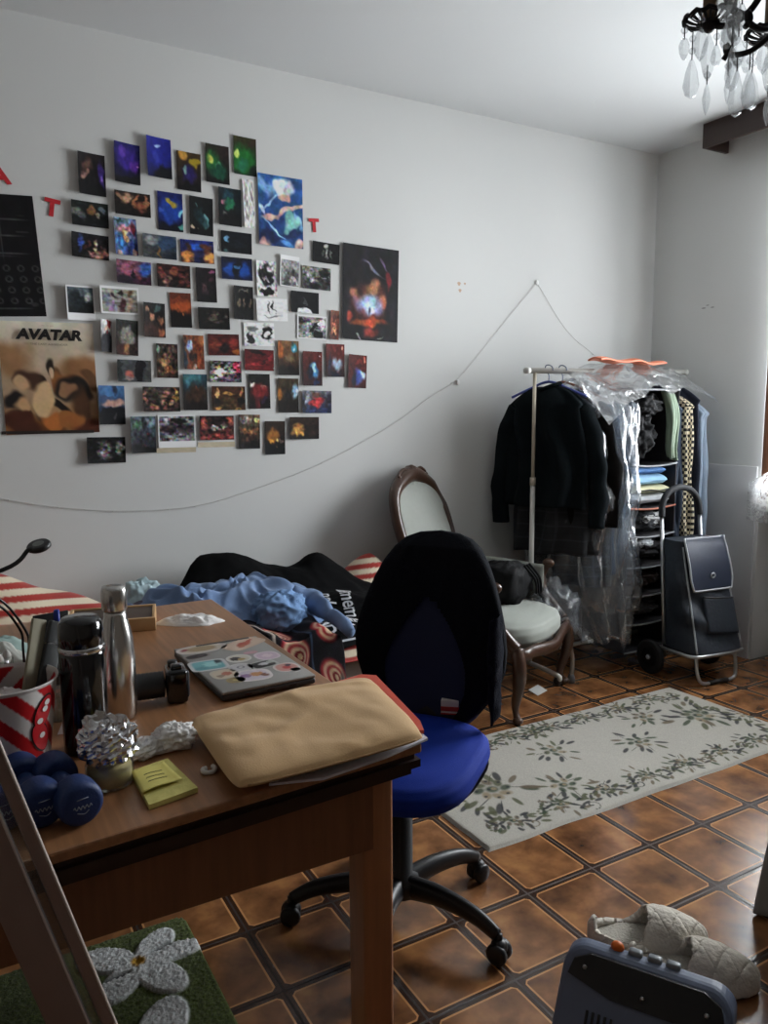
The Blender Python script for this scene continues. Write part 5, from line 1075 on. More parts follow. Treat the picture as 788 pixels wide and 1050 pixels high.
for xx in (RX0 + .10, RX1 - .10):
    for k in range(12):
        y = RY0 + .12 + (LY - .24) * k / 11; el(xx + .02 * math.sin(k * 1.4), y, .032, .010, DK, 1.2 + .6 * math.cos(k)); el(xx + .02 * math.sin(k * 1.4) + .02, y + .012, .026, .011, OL, rq.uniform(0, 3))
NX, NY = 460, 200
gx, gy = np.meshgrid(np.linspace(RX0, RX1, NX + 1), np.linspace(RY0, RY1, NY + 1))
base = np.array(lin((176, 172, 162))); colr = np.broadcast_to(base, gx.shape + (3,)).copy()
rsn = np.random.RandomState(4); colr *= (1 + .05 * rsn.randn(*gx.shape))[..., None]
for (x, y, a, b_, c, ang, soft) in fb:
    du, dv = gx - x, gy - y; U = du * math.cos(ang) + dv * math.sin(ang); V = -du * math.sin(ang) + dv * math.cos(ang)
    k = (1 - sstep(1 - soft, 1 + soft * .3, np.sqrt((U / a) ** 2 + (V / b_) ** 2)))[..., None] * .9
    colr = colr * (1 - k) + np.array(lin(c)) * k
def rug_fn(u, v):
    x = RX0 + LX * u; y = RY0 + LY * v
    e = min(u * LX, (1 - u) * LX, v * LY, (1 - v) * LY)
    z = .0055 + .0035 * min(1, e / .015) + .004 * max(0, math.sin(x * 7 + y * 3 + 2 * nz(x * 3, y * 3))) * .8
    if e < .004: z = .001
    return Vector((x + .004 * nz(y * 8, 3) - .012 * (v - .5), y + .006 * nz(x * 5, 7), z))
mb = MB(); mb.grid(rug_fn, NX, NY)
tag(mb.build('floral_rug', RUGM, col=np.clip(colr, 0, .85).reshape(-1, 3), origin=(2.2, 2.13, 0)), 'cream rug woven with dark green flower sprays on the tiles', 'rug')

# tufted flower mat under the desk
MX0, MX1, MY0, MY1 = -.12, .495, 1.28, 1.945
NX, NY = 190, 200
gx, gy = np.meshgrid(np.linspace(MX0, MX1, NX + 1), np.linspace(MY0, MY1, NY + 1))
rsn = np.random.RandomState(9)
colm = np.broadcast_to(np.array(lin((78, 90, 38))), gx.shape + (3,)).copy() * (1 + .30 * rsn.randn(*gx.shape))[..., None]
patch = np.array([[nz(x * 7, y * 7, 2) for x in gx[0]] for y in gy[:, 0]]); colm *= (1 + .5 * patch)[..., None]
hgt = .018 + .004 * rsn.rand(*gx.shape) + 0 * gx
pet = []
def petal_px(a, b, w_, c):      # from flower centre pixel to petal tip pixel
    p, q = at(*a, z=.02), at(*b, z=.02); d = q - p; pet.append(((p.x + q.x) / 2 + d.x * .06, (p.y + q.y) / 2 + d.y * .06, d.length * .56, w_ * 1.15, math.atan2(d.y, d.x), c))
WHP = (236, 240, 240)
C0 = (142, 988)
for tip, w_ in (((84, 985), .042), ((108, 1028), .040), ((172, 955), .036), ((204, 968), .030), ((186, 1012), .042)): petal_px(C0, tip, w_, WHP)
C1 = (150, 1090)
for tip, w_ in (((178, 1026), .050), ((110, 1062), .045), ((236, 1062), .045), ((150, 1150), .045)): petal_px(C1, tip, w_, WHP)
for (x, y, a, b_, ang, c) in pet:
    du, dv = gx - x, gy - y; U = du * math.cos(ang) + dv * math.sin(ang); V = -du * math.sin(ang) + dv * math.cos(ang)
    k = 1 - sstep(.86, 1.0, np.sqrt((U / a) ** 2 + (np.abs(V) / b_) ** 2)); k = k[..., None]
    colm = colm * (1 - k) + (np.array(lin(c)) * (1 + .10 * rsn.randn(*gx.shape))[..., None]) * k; hgt = np.maximum(hgt, k[..., 0] * (.024 + .006 * rsn.rand(*gx.shape)))
for cpx in (C0, C1):
    c = at(*cpx, z=.02); k = (1 - sstep(.6, 1.0, np.sqrt((gx - c.x) ** 2 + (gy - c.y) ** 2) / .022))[..., None]
    colm = colm * (1 - k) + np.array(lin((196, 150, 50))) * k
a_, b_ = at(128, 1015, z=.02), at(128, 1015, z=.02)
for (p0, p1) in (((98, 1012), (134, 998)), ((152, 980), (176, 968))):
    p, q = at(*p0, z=.02), at(*p1, z=.02); d = q - p; ang = math.atan2(d.y, d.x); du, dv = gx - (p.x + q.x) / 2, gy - (p.y + q.y) / 2
    U = du * math.cos(ang) + dv * math.sin(ang); V = -du * math.sin(ang) + dv * math.cos(ang); k = (1 - sstep(.7, 1, np.sqrt((U / (d.length * .6)) ** 2 + (V / .008) ** 2)))[..., None]
    colm = colm * (1 - k) + np.array(lin((34, 44, 44))) * k; hgt = hgt * (1 - .5 * k[..., 0])
rr = .05
def mat_fn(u, v):
    j, i = int(round(v * NY)), int(round(u * NX)); x, y = gx[j, i], gy[j, i]
    cx = min(max(x, MX0 + rr), MX1 - rr); cy = min(max(y, MY0 + rr), MY1 - rr); d = math.hypot(x - cx, y - cy)
    if d > rr: x, y = cx + (x - cx) * rr / d, cy + (y - cy) * rr / d
    e = min(x - MX0, MX1 - x, y - MY0, MY1 - y); z = float(hgt[j, i]) * min(1, e / .008 + .05) if d <= rr else .002
    return Vector((x, y, z))
mb = MB(); mb.grid(mat_fn, NX, NY)
tag(mb.build('tufted_mat', attr_mat('tufted_wool', rough=.95, bump=.8, bscale=500, sheen=.15), col=np.clip(colm, 0.002, .85).reshape(-1, 3), origin=(.2, 1.6, 0)), 'green tufted mat with white daisies on the floor beneath the desk', 'mat')

# ------------------------------------------------------------------ slippers
FUR = mat('grey_fleece', (206, 198, 184), rough=.95, sheen=.2, bump=.45, bscale=110, var=.05)
def slipper(hx, hy, tx, ty, label, mir):
    d = Vector((tx - hx, ty - hy, 0)); L_ = d.length; ang = math.atan2(d.y, d.x)
    t = thing('slipper', label, 'slipper', (hx, hy, 0), ang, 'pair of quilted grey slippers')
    def wid(q): return (.040 + .010 * math.sin(PI * min(1, q * 1.1)) + .010 * sstep(.3, .8, q)) * max(0.0, 1 - (abs(q - .5) / .5) ** 2.6) ** .5 
    def fz(p, s): return .0018 * mnoise.noise(p * 60 + Vector((s, 0, 0)))
    def sole(u, v):
        a = 2 * PI * u; q = .5 + .5 * math.cos(a); y = wid(q) * math.copysign(1, math.sin(a)) * 1.06 if abs(math.sin(a)) > 1e-6 else 0
        r = (1.0, 1.03, 1.0, .0)[min(3, int(v * 3 + .001))]; z = (0.002, .010, .020, .021)[min(3, int(v * 3 + .001))]
        return Vector(((.5 + (q - .5) * r) * L_, y * r + mir * .012 * (q - .5) * r, z))
    mb = MB(); mb.grid(sole, 60, 3, cu=True); mb.build('sole', mat('slipper_sole', (120, 112, 102), rough=.9), t)
    def shell(u, v, inner=0.0):
        # u along foot (0 heel .. 1 toe), v across from one side over the top to the other
        q = u; w_ = wid(q) * 1.08 - inner; b = PI * v
        top = .024 + .055 * float(sstep(.30, .52, q)) * (1 - .25 * float(sstep(.6, .9, q))) * max(0.0, 1 - max(0, (q - .6) / .4) ** 3) ** .5 + .026 * (1 - float(sstep(.0, .35, q))) * min(1, q / .05 + .3)
        quilt = -.005 * max(0, 1 - 5 * abs(math.sin(q * 17 + v * 6))) - .005 * max(0, 1 - 5 * abs(math.sin(q * 17 - v * 6)))
        z = .012 + (top + quilt - inner) * math.sin(b) ** .75
        y = w_ * math.cos(b) * 1.0; p = Vector((q * L_, y + mir * .012 * (q - .5), z)); p.z += fz(p, 2); p.y += fz(p, 9); return p
    def hole(u, v): return u < .50 - .10 * (2 * v - 1) ** 2 and .5 - (.33 + .06 * u) < v < .5 + (.33 + .06 * u) and u > .04
    mb = MB(); mb.grid(shell, 120, 68, skip=hole); mb.build('upper', FUR, t, solid=.016)
    mb = MB(); mb.grid(lambda u, v: Vector((L_ * (.06 + .80 * u), (v - .5) * 1.7 * wid(.06 + .80 * u), .026 + .002 * nz(u * 20, v * 20))), 24, 10); mb.build('insole', mat('fleece_lining', (170, 164, 152), rough=.95, sheen=.1, bump=.5, bscale=160), t)
slipper(1.372, 1.345, 1.585, 1.165, 'grey quilted slipper with its heel to the view, the one farther from the stereo', 1)
slipper(1.372, 1.215, 1.578, 1.020, 'grey quilted slipper touching the back of the dark stereo', -1)

# ------------------------------------------------------------------ portable stereo seen from behind
st = thing('portable_stereo', 'dark plastic portable stereo seen from its vented back, on the floor in front', 'stereo', (1.145, .975, 0), R(-60))
SB = mat('stereo_plastic', (92, 102, 124), rough=.45, var=.08); SBK = mat('stereo_black', (14, 14, 16), rough=.35)
def rrect(w_, h, r, n=6, z0=0.0):
    P = []
    for (cx, cz, a0) in ((w_ / 2 - r, z0 + h - r, 0), (-w_ / 2 + r, z0 + h - r, 90), (-w_ / 2 + r * .5, z0 + r * .5, 180), (w_ / 2 - r * .5, z0 + r * .5, 270)):
        q = r if a0 < 180 else r * .5
        for k in range(n + 1): a = R(a0 + 90 * k / n); P.append((cx + q * math.cos(a), cz + q * math.sin(a)))
    return P
def bkf(z): return -.155 + .78 * z
mb = MB(); mb.prism(rrect(.33, .235, .045, 8), lambda x, z: Vector((x, bkf(z), z)), lambda x, z: Vector((x, .085 - .02 * (z / .235) ** 2, z)))
o = mb.build('housing', SB, st); bv = o.modifiers.new('edge', 'BEVEL'); bv.width = .012; bv.segments = 3; bv.limit_method = 'ANGLE'
TB = [(-.15, .192), (-.06, .174), (.06, .174), (.15, .192), (.142, .215), (.11, .228), (-.11, .228), (-.142, .215)]
mb = MB(); mb.prism(TB, lambda x, z: Vector((x, bkf(z) - .004, z)), lambda x, z: Vector((x, bkf(z) + .01, z))); bp_ = mb.build('back_band', SBK, st)
for x, z in ((-.118, .208), (0, .192), (.118, .200)):
    q = MB(); q.lathe([(0, .003), (.004, .002), (.0045, -.002)], (x, bkf(z) - .006, z), 10, rot=Matrix.Rotation(R(90), 3, 'X')); q.build('screw', ALU, bp_)
for cx in (-.075, .065):
    for k in range(5): MB().box((cx - .024 + .012 * k, bkf(.135) - .001, .135), (.005, .006, .034), bev=.001, rot=Matrix.Rotation(R(-38), 3, 'X')).build('vent_slot', SBK, st)
MB().box((0, bkf(.07) - .001, .07), (.12, .004, .08), bev=.002, rot=Matrix.Rotation(R(-38), 3, 'X')).build('battery_door', SB, st)
q = MB(); q.ball((-.065, .055, .238), (.014, .011, .012), 14, 8); q.build('orange_knob', mat('orange_plastic', (226, 110, 30), rough=.4), st)
for x in (-.028, .010, .046): MB().box((x, .055, .236), (.028, .018, .016), bev=.005).build('button', mat('silver_plastic', (120, 126, 130), rough=.35), st)

# ------------------------------------------------------------------ cloth-covered ottoman at the edge of the view
ot = thing('covered_ottoman', 'grey cloth covered ottoman cut by the edge of the view beside the slippers', 'ottoman', (2.098, .912, 0))
def otf(u, v):
    a = 2 * PI * u; ex, ey = superell(a, 6)
    if v < .25: q = v / .25; r = .27 * q; z = .47
    else: q = (v - .25) / .75; r = .27 + .035 * q; z = .47 - .455 * q
    f = .012 * math.sin(14 * a + 2 * nz(a, 2)) * max(0, (v - .3)) * 1.4
    return Vector((ex * (r + f), ey * (r + f), z + .008 * nz(ex * r * 8, ey * r * 8, 1) + (.012 * math.sin(5 * a) if v > .97 else 0)))
mb = MB(); mb.grid(otf, 110, 40, cu=True); mb.build('cover', mat('grey_linen', (128, 130, 126), rough=.9, var=.08, bump=.3, bscale=300), ot, solid=.004)
for x in (-.2, .2):
    for y in (-.2, .2): MB().cyl((x, y, 0), (x, y, .42), .02).build('leg', WOODF, ot)

# ------------------------------------------------------------------ window side: pelmet, curtain, radiator, strap winder
pe = thing('curtain_pelmet', 'dark brown wooden curtain pelmet fixed under the ceiling above the window', 'pelmet', (3.64, 1.95, 2.672))
PW = mat('pelmet_wood', (48, 30, 24), rough=.45, var=.25, vscale=14, stretch=(8, .6, 8))
MB().box((-.085, 0, .060), (.02, 1.82, .120), bev=.003).build('front_board', PW, pe)
for y in (-.90, .90): MB().box((.008, y, .060), (.165, .02, .120), bev=.003).build('end_board', PW, pe)
MB().box((0, 0, .1125), (.18, 1.80, .012)).build('top_board', PW, pe)
MB().cyl((.02, -.88, .07), (.02, .88, .07), .008).build('curtain_rail', ALU, pe)
def lace():
    M = clear_mat('lace_net', gloss=0.0, rough=.8, diff=.62, dcol=(236, 238, 240)); n = M.node_tree.nodes; l = M.node_tree.links
    mixes = [x for x in n if x.type == 'MIX_SHADER']; m1 = [x for x in mixes if abs(x.inputs[0].default_value - .62) < 1e-4][0]
    tc = n.new('ShaderNodeTexCoord'); v = n.new('ShaderNodeTexVoronoi'); v.inputs['Scale'].default_value = 55; l.new(tc.outputs['Object'], v.inputs['Vector'])
    w_ = n.new('ShaderNodeTexNoise'); w_.inputs['Scale'].default_value = 14; l.new(tc.outputs['Object'], w_.inputs['Vector'])
    a = n.new('ShaderNodeMath'); a.operation = 'MULTIPLY_ADD'; a.inputs[1].default_value = .55; l.new(v.outputs['Distance'], a.inputs[0]); l.new(w_.outputs['Fac'], a.inputs[2])
    r_ = n.new('ShaderNodeMapRange'); r_.inputs[1].default_value = .55; r_.inputs[2].default_value = .9; r_.inputs[3].default_value = .12; r_.inputs[4].default_value = .55
    l.new(a.outputs[0], r_.inputs[0]); l.new(r_.outputs[0], m1.inputs[0]); return M
cu = thing('net_curtain', 'white lace net curtain over the window', 'curtain', (3.68, 1.9, .76))
def cf(u, v):
    z = 1.96 * (1 - v); y1 = .585 if v < .868 else .70; y = -.70 + (y1 + .70) * u; return Vector((.012 * math.sin(46 * u) + .006 * math.sin(17 * u + 3 * v), y, z))
mb = MB(); mb.grid(cf, 130, 30); mb.build('net', lace(), cu, recalc=False)
ra = thing('radiator', 'white column radiator in the niche below the window', 'radiator', (3.86, 1.85, .10))
RW = mat('radiator_white', (206, 206, 202), rough=.4)
for k in range(12): 
    q = MB(); q.box((0, -.50 + .085 * k, .30), (.07, .055, .58), bev=.02, seg=3); q.build('column', RW, ra)
MB().box((0, 0, .03), (.035, 1.06, .035), bev=.01).build('lower_manifold', RW, ra)
q = MB(); q.cyl((-.01, .53, .03), (-.01, .66, .03), .011); q.cyl((-.01, .62, -.09), (-.01, .62, .03), .008); q.ball((-.01, .66, .03), (.018, .018, .022), 12, 8); q.cyl((-.05, .63, .03), (-.01, .63, .03), .015); q.build('valve', mat('valve_chrome', (180, 176, 168), rough=.3, metal=.7), ra)
sw = thing('strap_winder', 'small grey shutter strap winder box on the window wall', 'strap winder', (XR - .016, 2.60, .86))
MB().box((0, 0, .03), (.02, .022, .055), bev=.004).build('winder_case', mat('winder_grey', (120, 122, 124), rough=.5), sw)
MB().box((-.011, 0, .03), (.004, .010, .03), bev=.001).build('strap_slot', SBK, sw)

# ------------------------------------------------------------------ things on the desk
STEEL = mat('brushed_bottle_steel', (206, 204, 200), rough=.22, metal=1.0, bump=.02, bscale=300, stretch=(1, 1, .02))
CHR = mat('polished_steel', (200, 200, 200), rough=.12, metal=1.0)
GLOSSK = mat('gloss_black', (10, 11, 14), rough=.12, coat=.5)
bo = thing('steel_bottle', 'brushed steel drinking bottle with tapered neck on the desk', 'bottle', (.276, 1.513, DZ))
k = .0335
MB().lathe([(.0, .003), (k * .8, .0), (k * .93, .006), (k * .94, .020), (k, .024), (k, .10), (k * .995, .125), (k * .93, .155), (k * .78, .182), (k * .62, .204), (k * .585, .214)], n=40).build('bottle_body', STEEL, bo)
q = MB(); q.lathe([(k * .66, .214), (k * .70, .217), (k * .70, .252), (k * .63, .260), (k * .3, .2625), (0, .263)], n=40); q.build('screw_cap', STEEL, bo)
f_ = lambda x, y: Vector((k * 1.004 * math.sin(x / k - .95), -k * 1.004 * math.cos(x / k - .95), .085 + y))
text_mb('N E A', .013, f_).build('printed_lettering', mat('dark_print', (50, 46, 44), rough=.5), bo)
th = thing('thermos_flask', 'glossy black thermos flask with a steel ring under its cup lid', 'thermos', (.197, 1.398, DZ))
k = .038
MB().lathe([(0, .002), (k * .93, 0), (k * .98, .005), (k, .02), (k, .175), (k * .97, .182)], n=40).build('flask_body', GLOSSK, th)
MB().lathe([(k * .97, .179), (k * 1.02, .181), (k * 1.02, .188), (k * .98, .190)], n=40).build('steel_ring', CHR, th)
MB().lathe([(k * .95, .189), (k * .985, .192), (k * .975, .215), (k * .93, .230), (k * .78, .238), (0, .240)], n=40).build('cup_lid', GLOSSK, th)

# foil covered jar
jf = at(113, 812, z=DZ); jr = thing('foil_topped_jar', 'squat glass jar with a big crumpled foil cap beside the yellow notes', 'jar', (jf.x + .006, jf.y + .030, DZ))
MB().lathe([(0, .002), (.033, 0), (.037, .006), (.037, .034), (.032, .042), (.032, .048)], n=32).build('glass_jar', clear_mat('jar_glass', tint=(.92, .95, .9), gloss=.10, rough=.05, diff=.05), jr)
MB().lathe([(0, .006), (.033, .005), (.034, .03), (0, .032)], n=28).build('jar_contents', mat('cream_contents', (196, 176, 128), rough=.5, var=.15), jr)
FOIL = mat('crumpled_foil', (226, 226, 228), rough=.20, metal=1.0)
def foil(u, v):
    a = 2 * PI * u; b = PI * (v * .93 - .5) + PI * .07; d = Vector((math.cos(b) * math.cos(a), math.cos(b) * math.sin(a), math.sin(b)))
    n1 = (abs(mnoise.noise(d * 3.2 + Vector((3, 5, 1)))) - .3) * .30; n2 = abs(mnoise.noise(d * 5)) * .20 + abs(mnoise.noise(d * 9)) * .07 - .07
    r = .046 * (1 + n1 * .8 + n2 * .5 + random.uniform(-.065, .065)); top = .030 * max(0, mnoise.noise(Vector((a * 1.5, 2, 8)))) * max(0, d.z) ** .6
    return Vector((d.x * r, d.y * r, .070 + d.z * r * .86 + top))
mb = MB(); mb.grid(foil, 44, 28, cu=True); mb.s = [False] * len(mb.s); mb.build('foil_cap', FOIL, jr)

# yellow sticky notes
YEL = mat('yellow_paper', (226, 214, 120), rough=.8)
Q = [at(*p, z=DZ + .008) for p in ((134, 791), (172, 778), (203, 808), (153, 826))]; c = sum(Q, Vector()) / 4
sn = thing('sticky_notes', 'pad of pale yellow sticky notes near the desk edge', 'notes', (c.x, c.y, DZ))
mb = MB(); mb.prism([(p.x - c.x, p.y - c.y) for p in Q], lambda x, y: Vector((x, y, .001)), lambda x, y: Vector((x, y, .009))); mb.build('pad', mat('yellow_pad', (222, 212, 126), rough=.8, bump=.3, bscale=900, stretch=(.05, .05, 8)), sn)
Q2 = [at(*p, z=DZ + .012) - Vector((c.x, c.y, DZ)) for p in ((135, 791), (168, 779), (187, 799), (146, 815))]
def loose(u, v):
    p = (Q2[0] * (1 - u) + Q2[1] * u) * (1 - v) + (Q2[3] * (1 - u) + Q2[2] * u) * v; return Vector((p.x, p.y, .011 + .004 * v * v + .002 * math.sin(u * 5)))
mb = MB(); mb.grid(loose, 10, 10); mb.build('loose_sheet', YEL, sn, solid=.0006)
wr_ = MB()
for r_ in range(3):
    wr_.tube([loose(.25 + .5 * j / 20, .35 + .17 * r_ + .02 * math.sin(j * 2.3 + r_)) + Vector((0, 0, .0008)) for j in range(21)], .0005, 4)
wr_.build('pencil_scribble', mat('pencil_grey', (150, 142, 92), rough=.8), sn)

# tissues and the little white hook
TIS = mat('white_tissue', (242, 240, 238), rough=.9, bump=.2, bscale=90)
def crumple(name, c, rx, ry, h, rz, seed, lab, cat, n=80, material=TIS, sharp=.35):
    so = Vector((seed * 3.7, seed * 1.3, seed))
    def fn(u, v):
        a = 2 * PI * u; r = math.sin(PI * v / 2) if v < 1 else 1
        d = Vector((math.cos(a), math.sin(a), 0)); k = 1 + .22 * mnoise.noise(d * 1.6 + so)
        x, y = d.x * r * rx * k, d.y * r * ry * k; p = Vector((x / rx * 2.2, y / ry * 2.2, 0)) + so
        z = h * (1 - r ** 3) * (.55 + .9 * abs(mnoise.noise(p)) + sharp * abs(mnoise.noise(p * 2.6))) + .001
        return Vector((x * math.cos(rz) - y * math.sin(rz), x * math.sin(rz) + y * math.cos(rz), z if v < 1 else 0))
    mb = MB(); mb.grid(fn, n, n // 2, cu=True); o = mb.build(name, material); o.location = c; return tag(o, lab, cat)
p = at(196, 638, z=DZ); crumple('napkin', p, .095, .045, .026, R(-28), 3, 'flat white paper napkin beyond the stickered laptop', 'napkin', sharp=.15)
p = at(178, 767, z=DZ); cloth_lump('tissue', (p.x, p.y, DZ + .020), (.036, .026, .022), TIS, .30, 2.6, 5, 'tight white tissue ball touching the tan pouch side', 'tissue', R(-10), squash=.9, fold=.30, n=70)
p = at(151, 773, z=DZ); cloth_lump('tissue', (p.x, p.y, DZ + .012), (.034, .024, .014), TIS, .35, 2.4, 9, 'loose white tissue lying behind the yellow notes', 'tissue', R(35), squash=.85, fold=.35, n=70)
p = at(214, 790, z=DZ + .004)
mb = MB(); mb.tube(smooth_path([(.010, .012, 0), (.012, .003, 0), (.004, -.008, 0), (-.008, -.004, 0), (-.008, .006, .001), (-.001, .008, .001)], 6), .0038, 9); o = mb.build('white_hook', mat('white_plastic', (224, 220, 212), rough=.35)); o.location = p
tag(o, 'small curled white plastic hook in front of the tan pouch corner', 'hook')

# laptop with stickers
LQ = [at(*p, z=DZ + .022) for p in ((179.5, 663.9), (227.5, 712.6), (320.9, 690.3), (264, 652.9))]
ex = ((LQ[2] - LQ[1]) + (LQ[3] - LQ[0])).normalized(); ey = Vector((-ex.y, ex.x, 0)); lc = sum(LQ, Vector()) / 4
LWX = ((LQ[2] - LQ[1]).length + (LQ[3] - LQ[0]).length) / 4; LWY = ((LQ[0] - LQ[1]).length + (LQ[3] - LQ[2]).length) / 4
lp = thing('laptop', 'closed grey laptop with its lid covered in stickers', 'laptop', (lc.x, lc.y, DZ), math.atan2(ex.y, ex.x))
LG = mat('laptop_grey', (156, 154, 150), rough=.42, metal=0.0)
MB().box((0, 0, .0085), (2 * LWX, 2 * LWY, .012), bev=.004).build('base', mat('laptop_base', (66, 64, 64), rough=.45, metal=.3), lp)
MB().box((0, 0, .0185), (2 * LWX, 2 * LWY, .007), bev=.003).build('lid', LG, lp)
MB().box((LWX * .15, LWY - .008, .0205), (LWX * 1.3, .010, .006), bev=.002).build('hinge_cover', mat('laptop_hinge', (92, 86, 84), rough=.5), lp)
for x in (-.05, .0, .05): MB().box((x, -LWY - .0005, .009), (.016, .002, .005)).build('port', SBK, lp)
for x in (-.08, .08):
    for y in (-.14, .14): MB().cyl((x, y, 0), (x, y, .003), .006).build('rubber_foot', SBK, lp)
STK = attr_mat('glossy_sticker', rough=.3)
def sticker(px, py, a, b_, rim, mid, blobs, rot=0.0, n=2.4, name='sticker'):
    p = at(px, py, z=DZ + .0225) - Vector((lc.x, lc.y, DZ)); lx, ly = p.dot(ex), p.dot(ey); th_ = rot
    NR, NA = 8, 36; vs = []; cs = []
    for i in range(NR + 1):
        for j in range(NA):
            r = i / NR; e_ = superell(2 * PI * j / NA, n); u, v = e_[0] * r, e_[1] * r
            cc = np.array(rim, float) if r > .86 else np.array(mid, float)
            if r <= .86:
                for (bu, bv_, br, bc) in blobs:
                    if (u - bu) ** 2 + (v - bv_) ** 2 < br * br: cc = np.array(bc, float)
            x, y = u * a * 1.12, v * b_ * 1.12; vs.append((lx + x * math.cos(th_) - y * math.sin(th_), ly + x * math.sin(th_) + y * math.cos(th_), .0224)); cs.append(lin(cc) * 1.0)
    fs = [(i * NA + j, i * NA + (j + 1) % NA, (i + 1) * NA + (j + 1) % NA, (i + 1) * NA + j) for i in range(NR) for j in range(NA)]
    mb = MB(); mb.add(vs, fs, False); mb.build(name, STK, lp, col=np.array(cs))
sticker(207, 665, .055, .030, (214, 204, 200), (196, 180, 172), [(0, 0, .78, (206, 196, 180)), (0, 0, .62, (60, 48, 40)), (0, 0, .52, (170, 146, 110)), (-.75, .2, .25, (150, 40, 60))], 0, 2.2)
sticker(250, 660, .030, .052, (214, 190, 170), (220, 196, 176), [(0, 0, .4, (196, 92, 70)), (.3, -.3, .2, (200, 120, 90)), (-.2, .5, .2, (196, 92, 70))], R(-62), 4)
sticker(214, 682, .038, .034, (206, 206, 206), (110, 178, 184), [(.2, .1, .45, (160, 212, 212)), (.7, .5, .3, (40, 60, 70)), (-.5, -.4, .3, (90, 150, 160))], R(-5), 6)
sticker(202, 673, .028, .014, (150, 140, 136), (44, 38, 40), [(.3, 0, .3, (90, 80, 80))], R(5), 3)
sticker(245, 675, .026, .026, (216, 214, 208), (206, 200, 186), [(-.3, 0, .45, (40, 36, 36)), (.1, -.3, .3, (176, 150, 90))], 0, 2.2)
sticker(274, 672, .026, .028, (220, 206, 214), (206, 184, 200), [(0, 0, .4, (226, 208, 216))], 0, 2.6)
sticker(247, 684, .024, .024, (210, 208, 206), (196, 194, 196), [(0, 0, .35, (90, 86, 96)), (0, .0, .18, (210, 210, 210))], 0, 2.4)
sticker(270, 681, .030, .022, (190, 192, 188), (26, 26, 26), [(.1, .1, .35, (206, 206, 206)), (.75, .2, .4, (170, 176, 170))], R(10), 4)
sticker(230, 691, .026, .028, (196, 186, 170), (206, 190, 168), [(.2, 0, .4, (180, 110, 90)), (-.4, -.3, .3, (150, 130, 110))], 0, 3)
sticker(260, 692, .036, .034, (222, 214, 212), (206, 196, 206), [(-.4, 0, .3, (150, 120, 160)), (.2, .1, .35, (196, 140, 90)), (.6, -.2, .25, (120, 70, 50))], R(-8), 3)
sticker(294, 684, .026, .028, (220, 208, 204), (206, 150, 140), [(0, 0, .35, (186, 60, 60)), (.3, .4, .25, (60, 50, 70))], 0, 2.4)
sticker(257, 669, .016, .010, (190, 150, 156), (200, 156, 164), [], 0, 2.4)
sticker(242, 697, .018, .016, (170, 150, 110), (150, 134, 96), [(0, 0, .3, (186, 170, 120))], 0, 2.4)
sticker(303, 686, .010, .009, (40, 40, 44), (34, 34, 38), [], 0, 3)

# tan pouch on a red folder and papers
PQ = [at(*p, z=DZ + .038) for p in ((193, 731), (241, 801), (438, 749), (379, 689))]; pc = sum(PQ, Vector()) / 4
TAN = mat('tan_fleece', (208, 170, 122), rough=.95, sheen=.1, bump=.08, bscale=320, var=.06, vscale=6)
po = thing('tan_pouch', 'soft tan fleece laptop pouch lying on a red folder at the desk edge', 'pouch', (pc.x, pc.y, DZ + .012))
def pou(u, v, side=1):
    """u, v across the pouch; side +1 top, -1 underside"""
    s, t = u, v
    bow = .012 * (4 * s * (1 - s)) * (1 - 2 * t) * .4
    p = (PQ[0] * (1 - s) + PQ[3] * s) * (1 - t) + (PQ[1] * (1 - s) + PQ[2] * s) * t - pc; p = p * (1 - .035 * (abs(2 * s - 1) ** 6 * abs(2 * t - 1) ** 6))
    e = max(0.0, 1 - abs(2 * s - 1) ** 9) ** .5 * max(0.0, 1 - abs(2 * t - 1) ** 7) ** .5
    if side < 0: return Vector((p.x, p.y, .012 - .012 * e))
    ridge = math.exp(-(nz(p.x * 3 + p.y * 6, p.y * 2 - p.x * 4, 6) / .12) ** 2)
    wv = (.009 * nz(p.x * 5, p.y * 6, 3) + .006 * ridge * (.3 + abs(nz(p.x * 2, p.y * 2, 4))) + .003 * nz(p.x * 22, p.y * 22, 1)) * e
    return Vector((p.x, p.y + bow, .012 + .020 * e + wv))
mb = MB(); mb.grid(pou, 90, 70); mb.grid(lambda u, v: pou(u, v, -1), 90, 70); mb.build('pouch_body', TAN, po)
sm = MB(); sm.tube([pou(.05 + .9 * k / 40, 1) + Vector((0, 0, .001)) for k in range(41)], .0022, 6); sm.build('seam', mat('tan_seam', (170, 136, 92), rough=.9), po)
def flat_sheet(name, pxs, z, th_, material, lab, cat):
    q = [at(*p, z=z) for p in pxs]; c = sum(q, Vector()) / len(q); mb = MB(); mb.prism([(p.x - c.x, p.y - c.y) for p in q], lambda x, y: Vector((x, y, 0)), lambda x, y: Vector((x, y, th_)))
    o = mb.build(name, material); o.location = (c.x, c.y, z); return tag(o, lab, cat)
flat_sheet('red_folder', ((215, 742), (258, 790), (414, 753), (435, 752), (431, 742), (386, 695), (370, 694)), DZ + .006, .006, mat('red_card_folder', (206, 74, 48), rough=.55), 'orange red folder sticking out beneath the tan pouch', 'folder')
flat_sheet('papers', ((276, 806), (300, 770), (420, 742), (439, 759), (396, 778), (332, 800)), DZ + .0012, .004, mat('white_paper', (206, 206, 214), rough=.8), 'white papers poking out under the front of the tan pouch', 'papers')

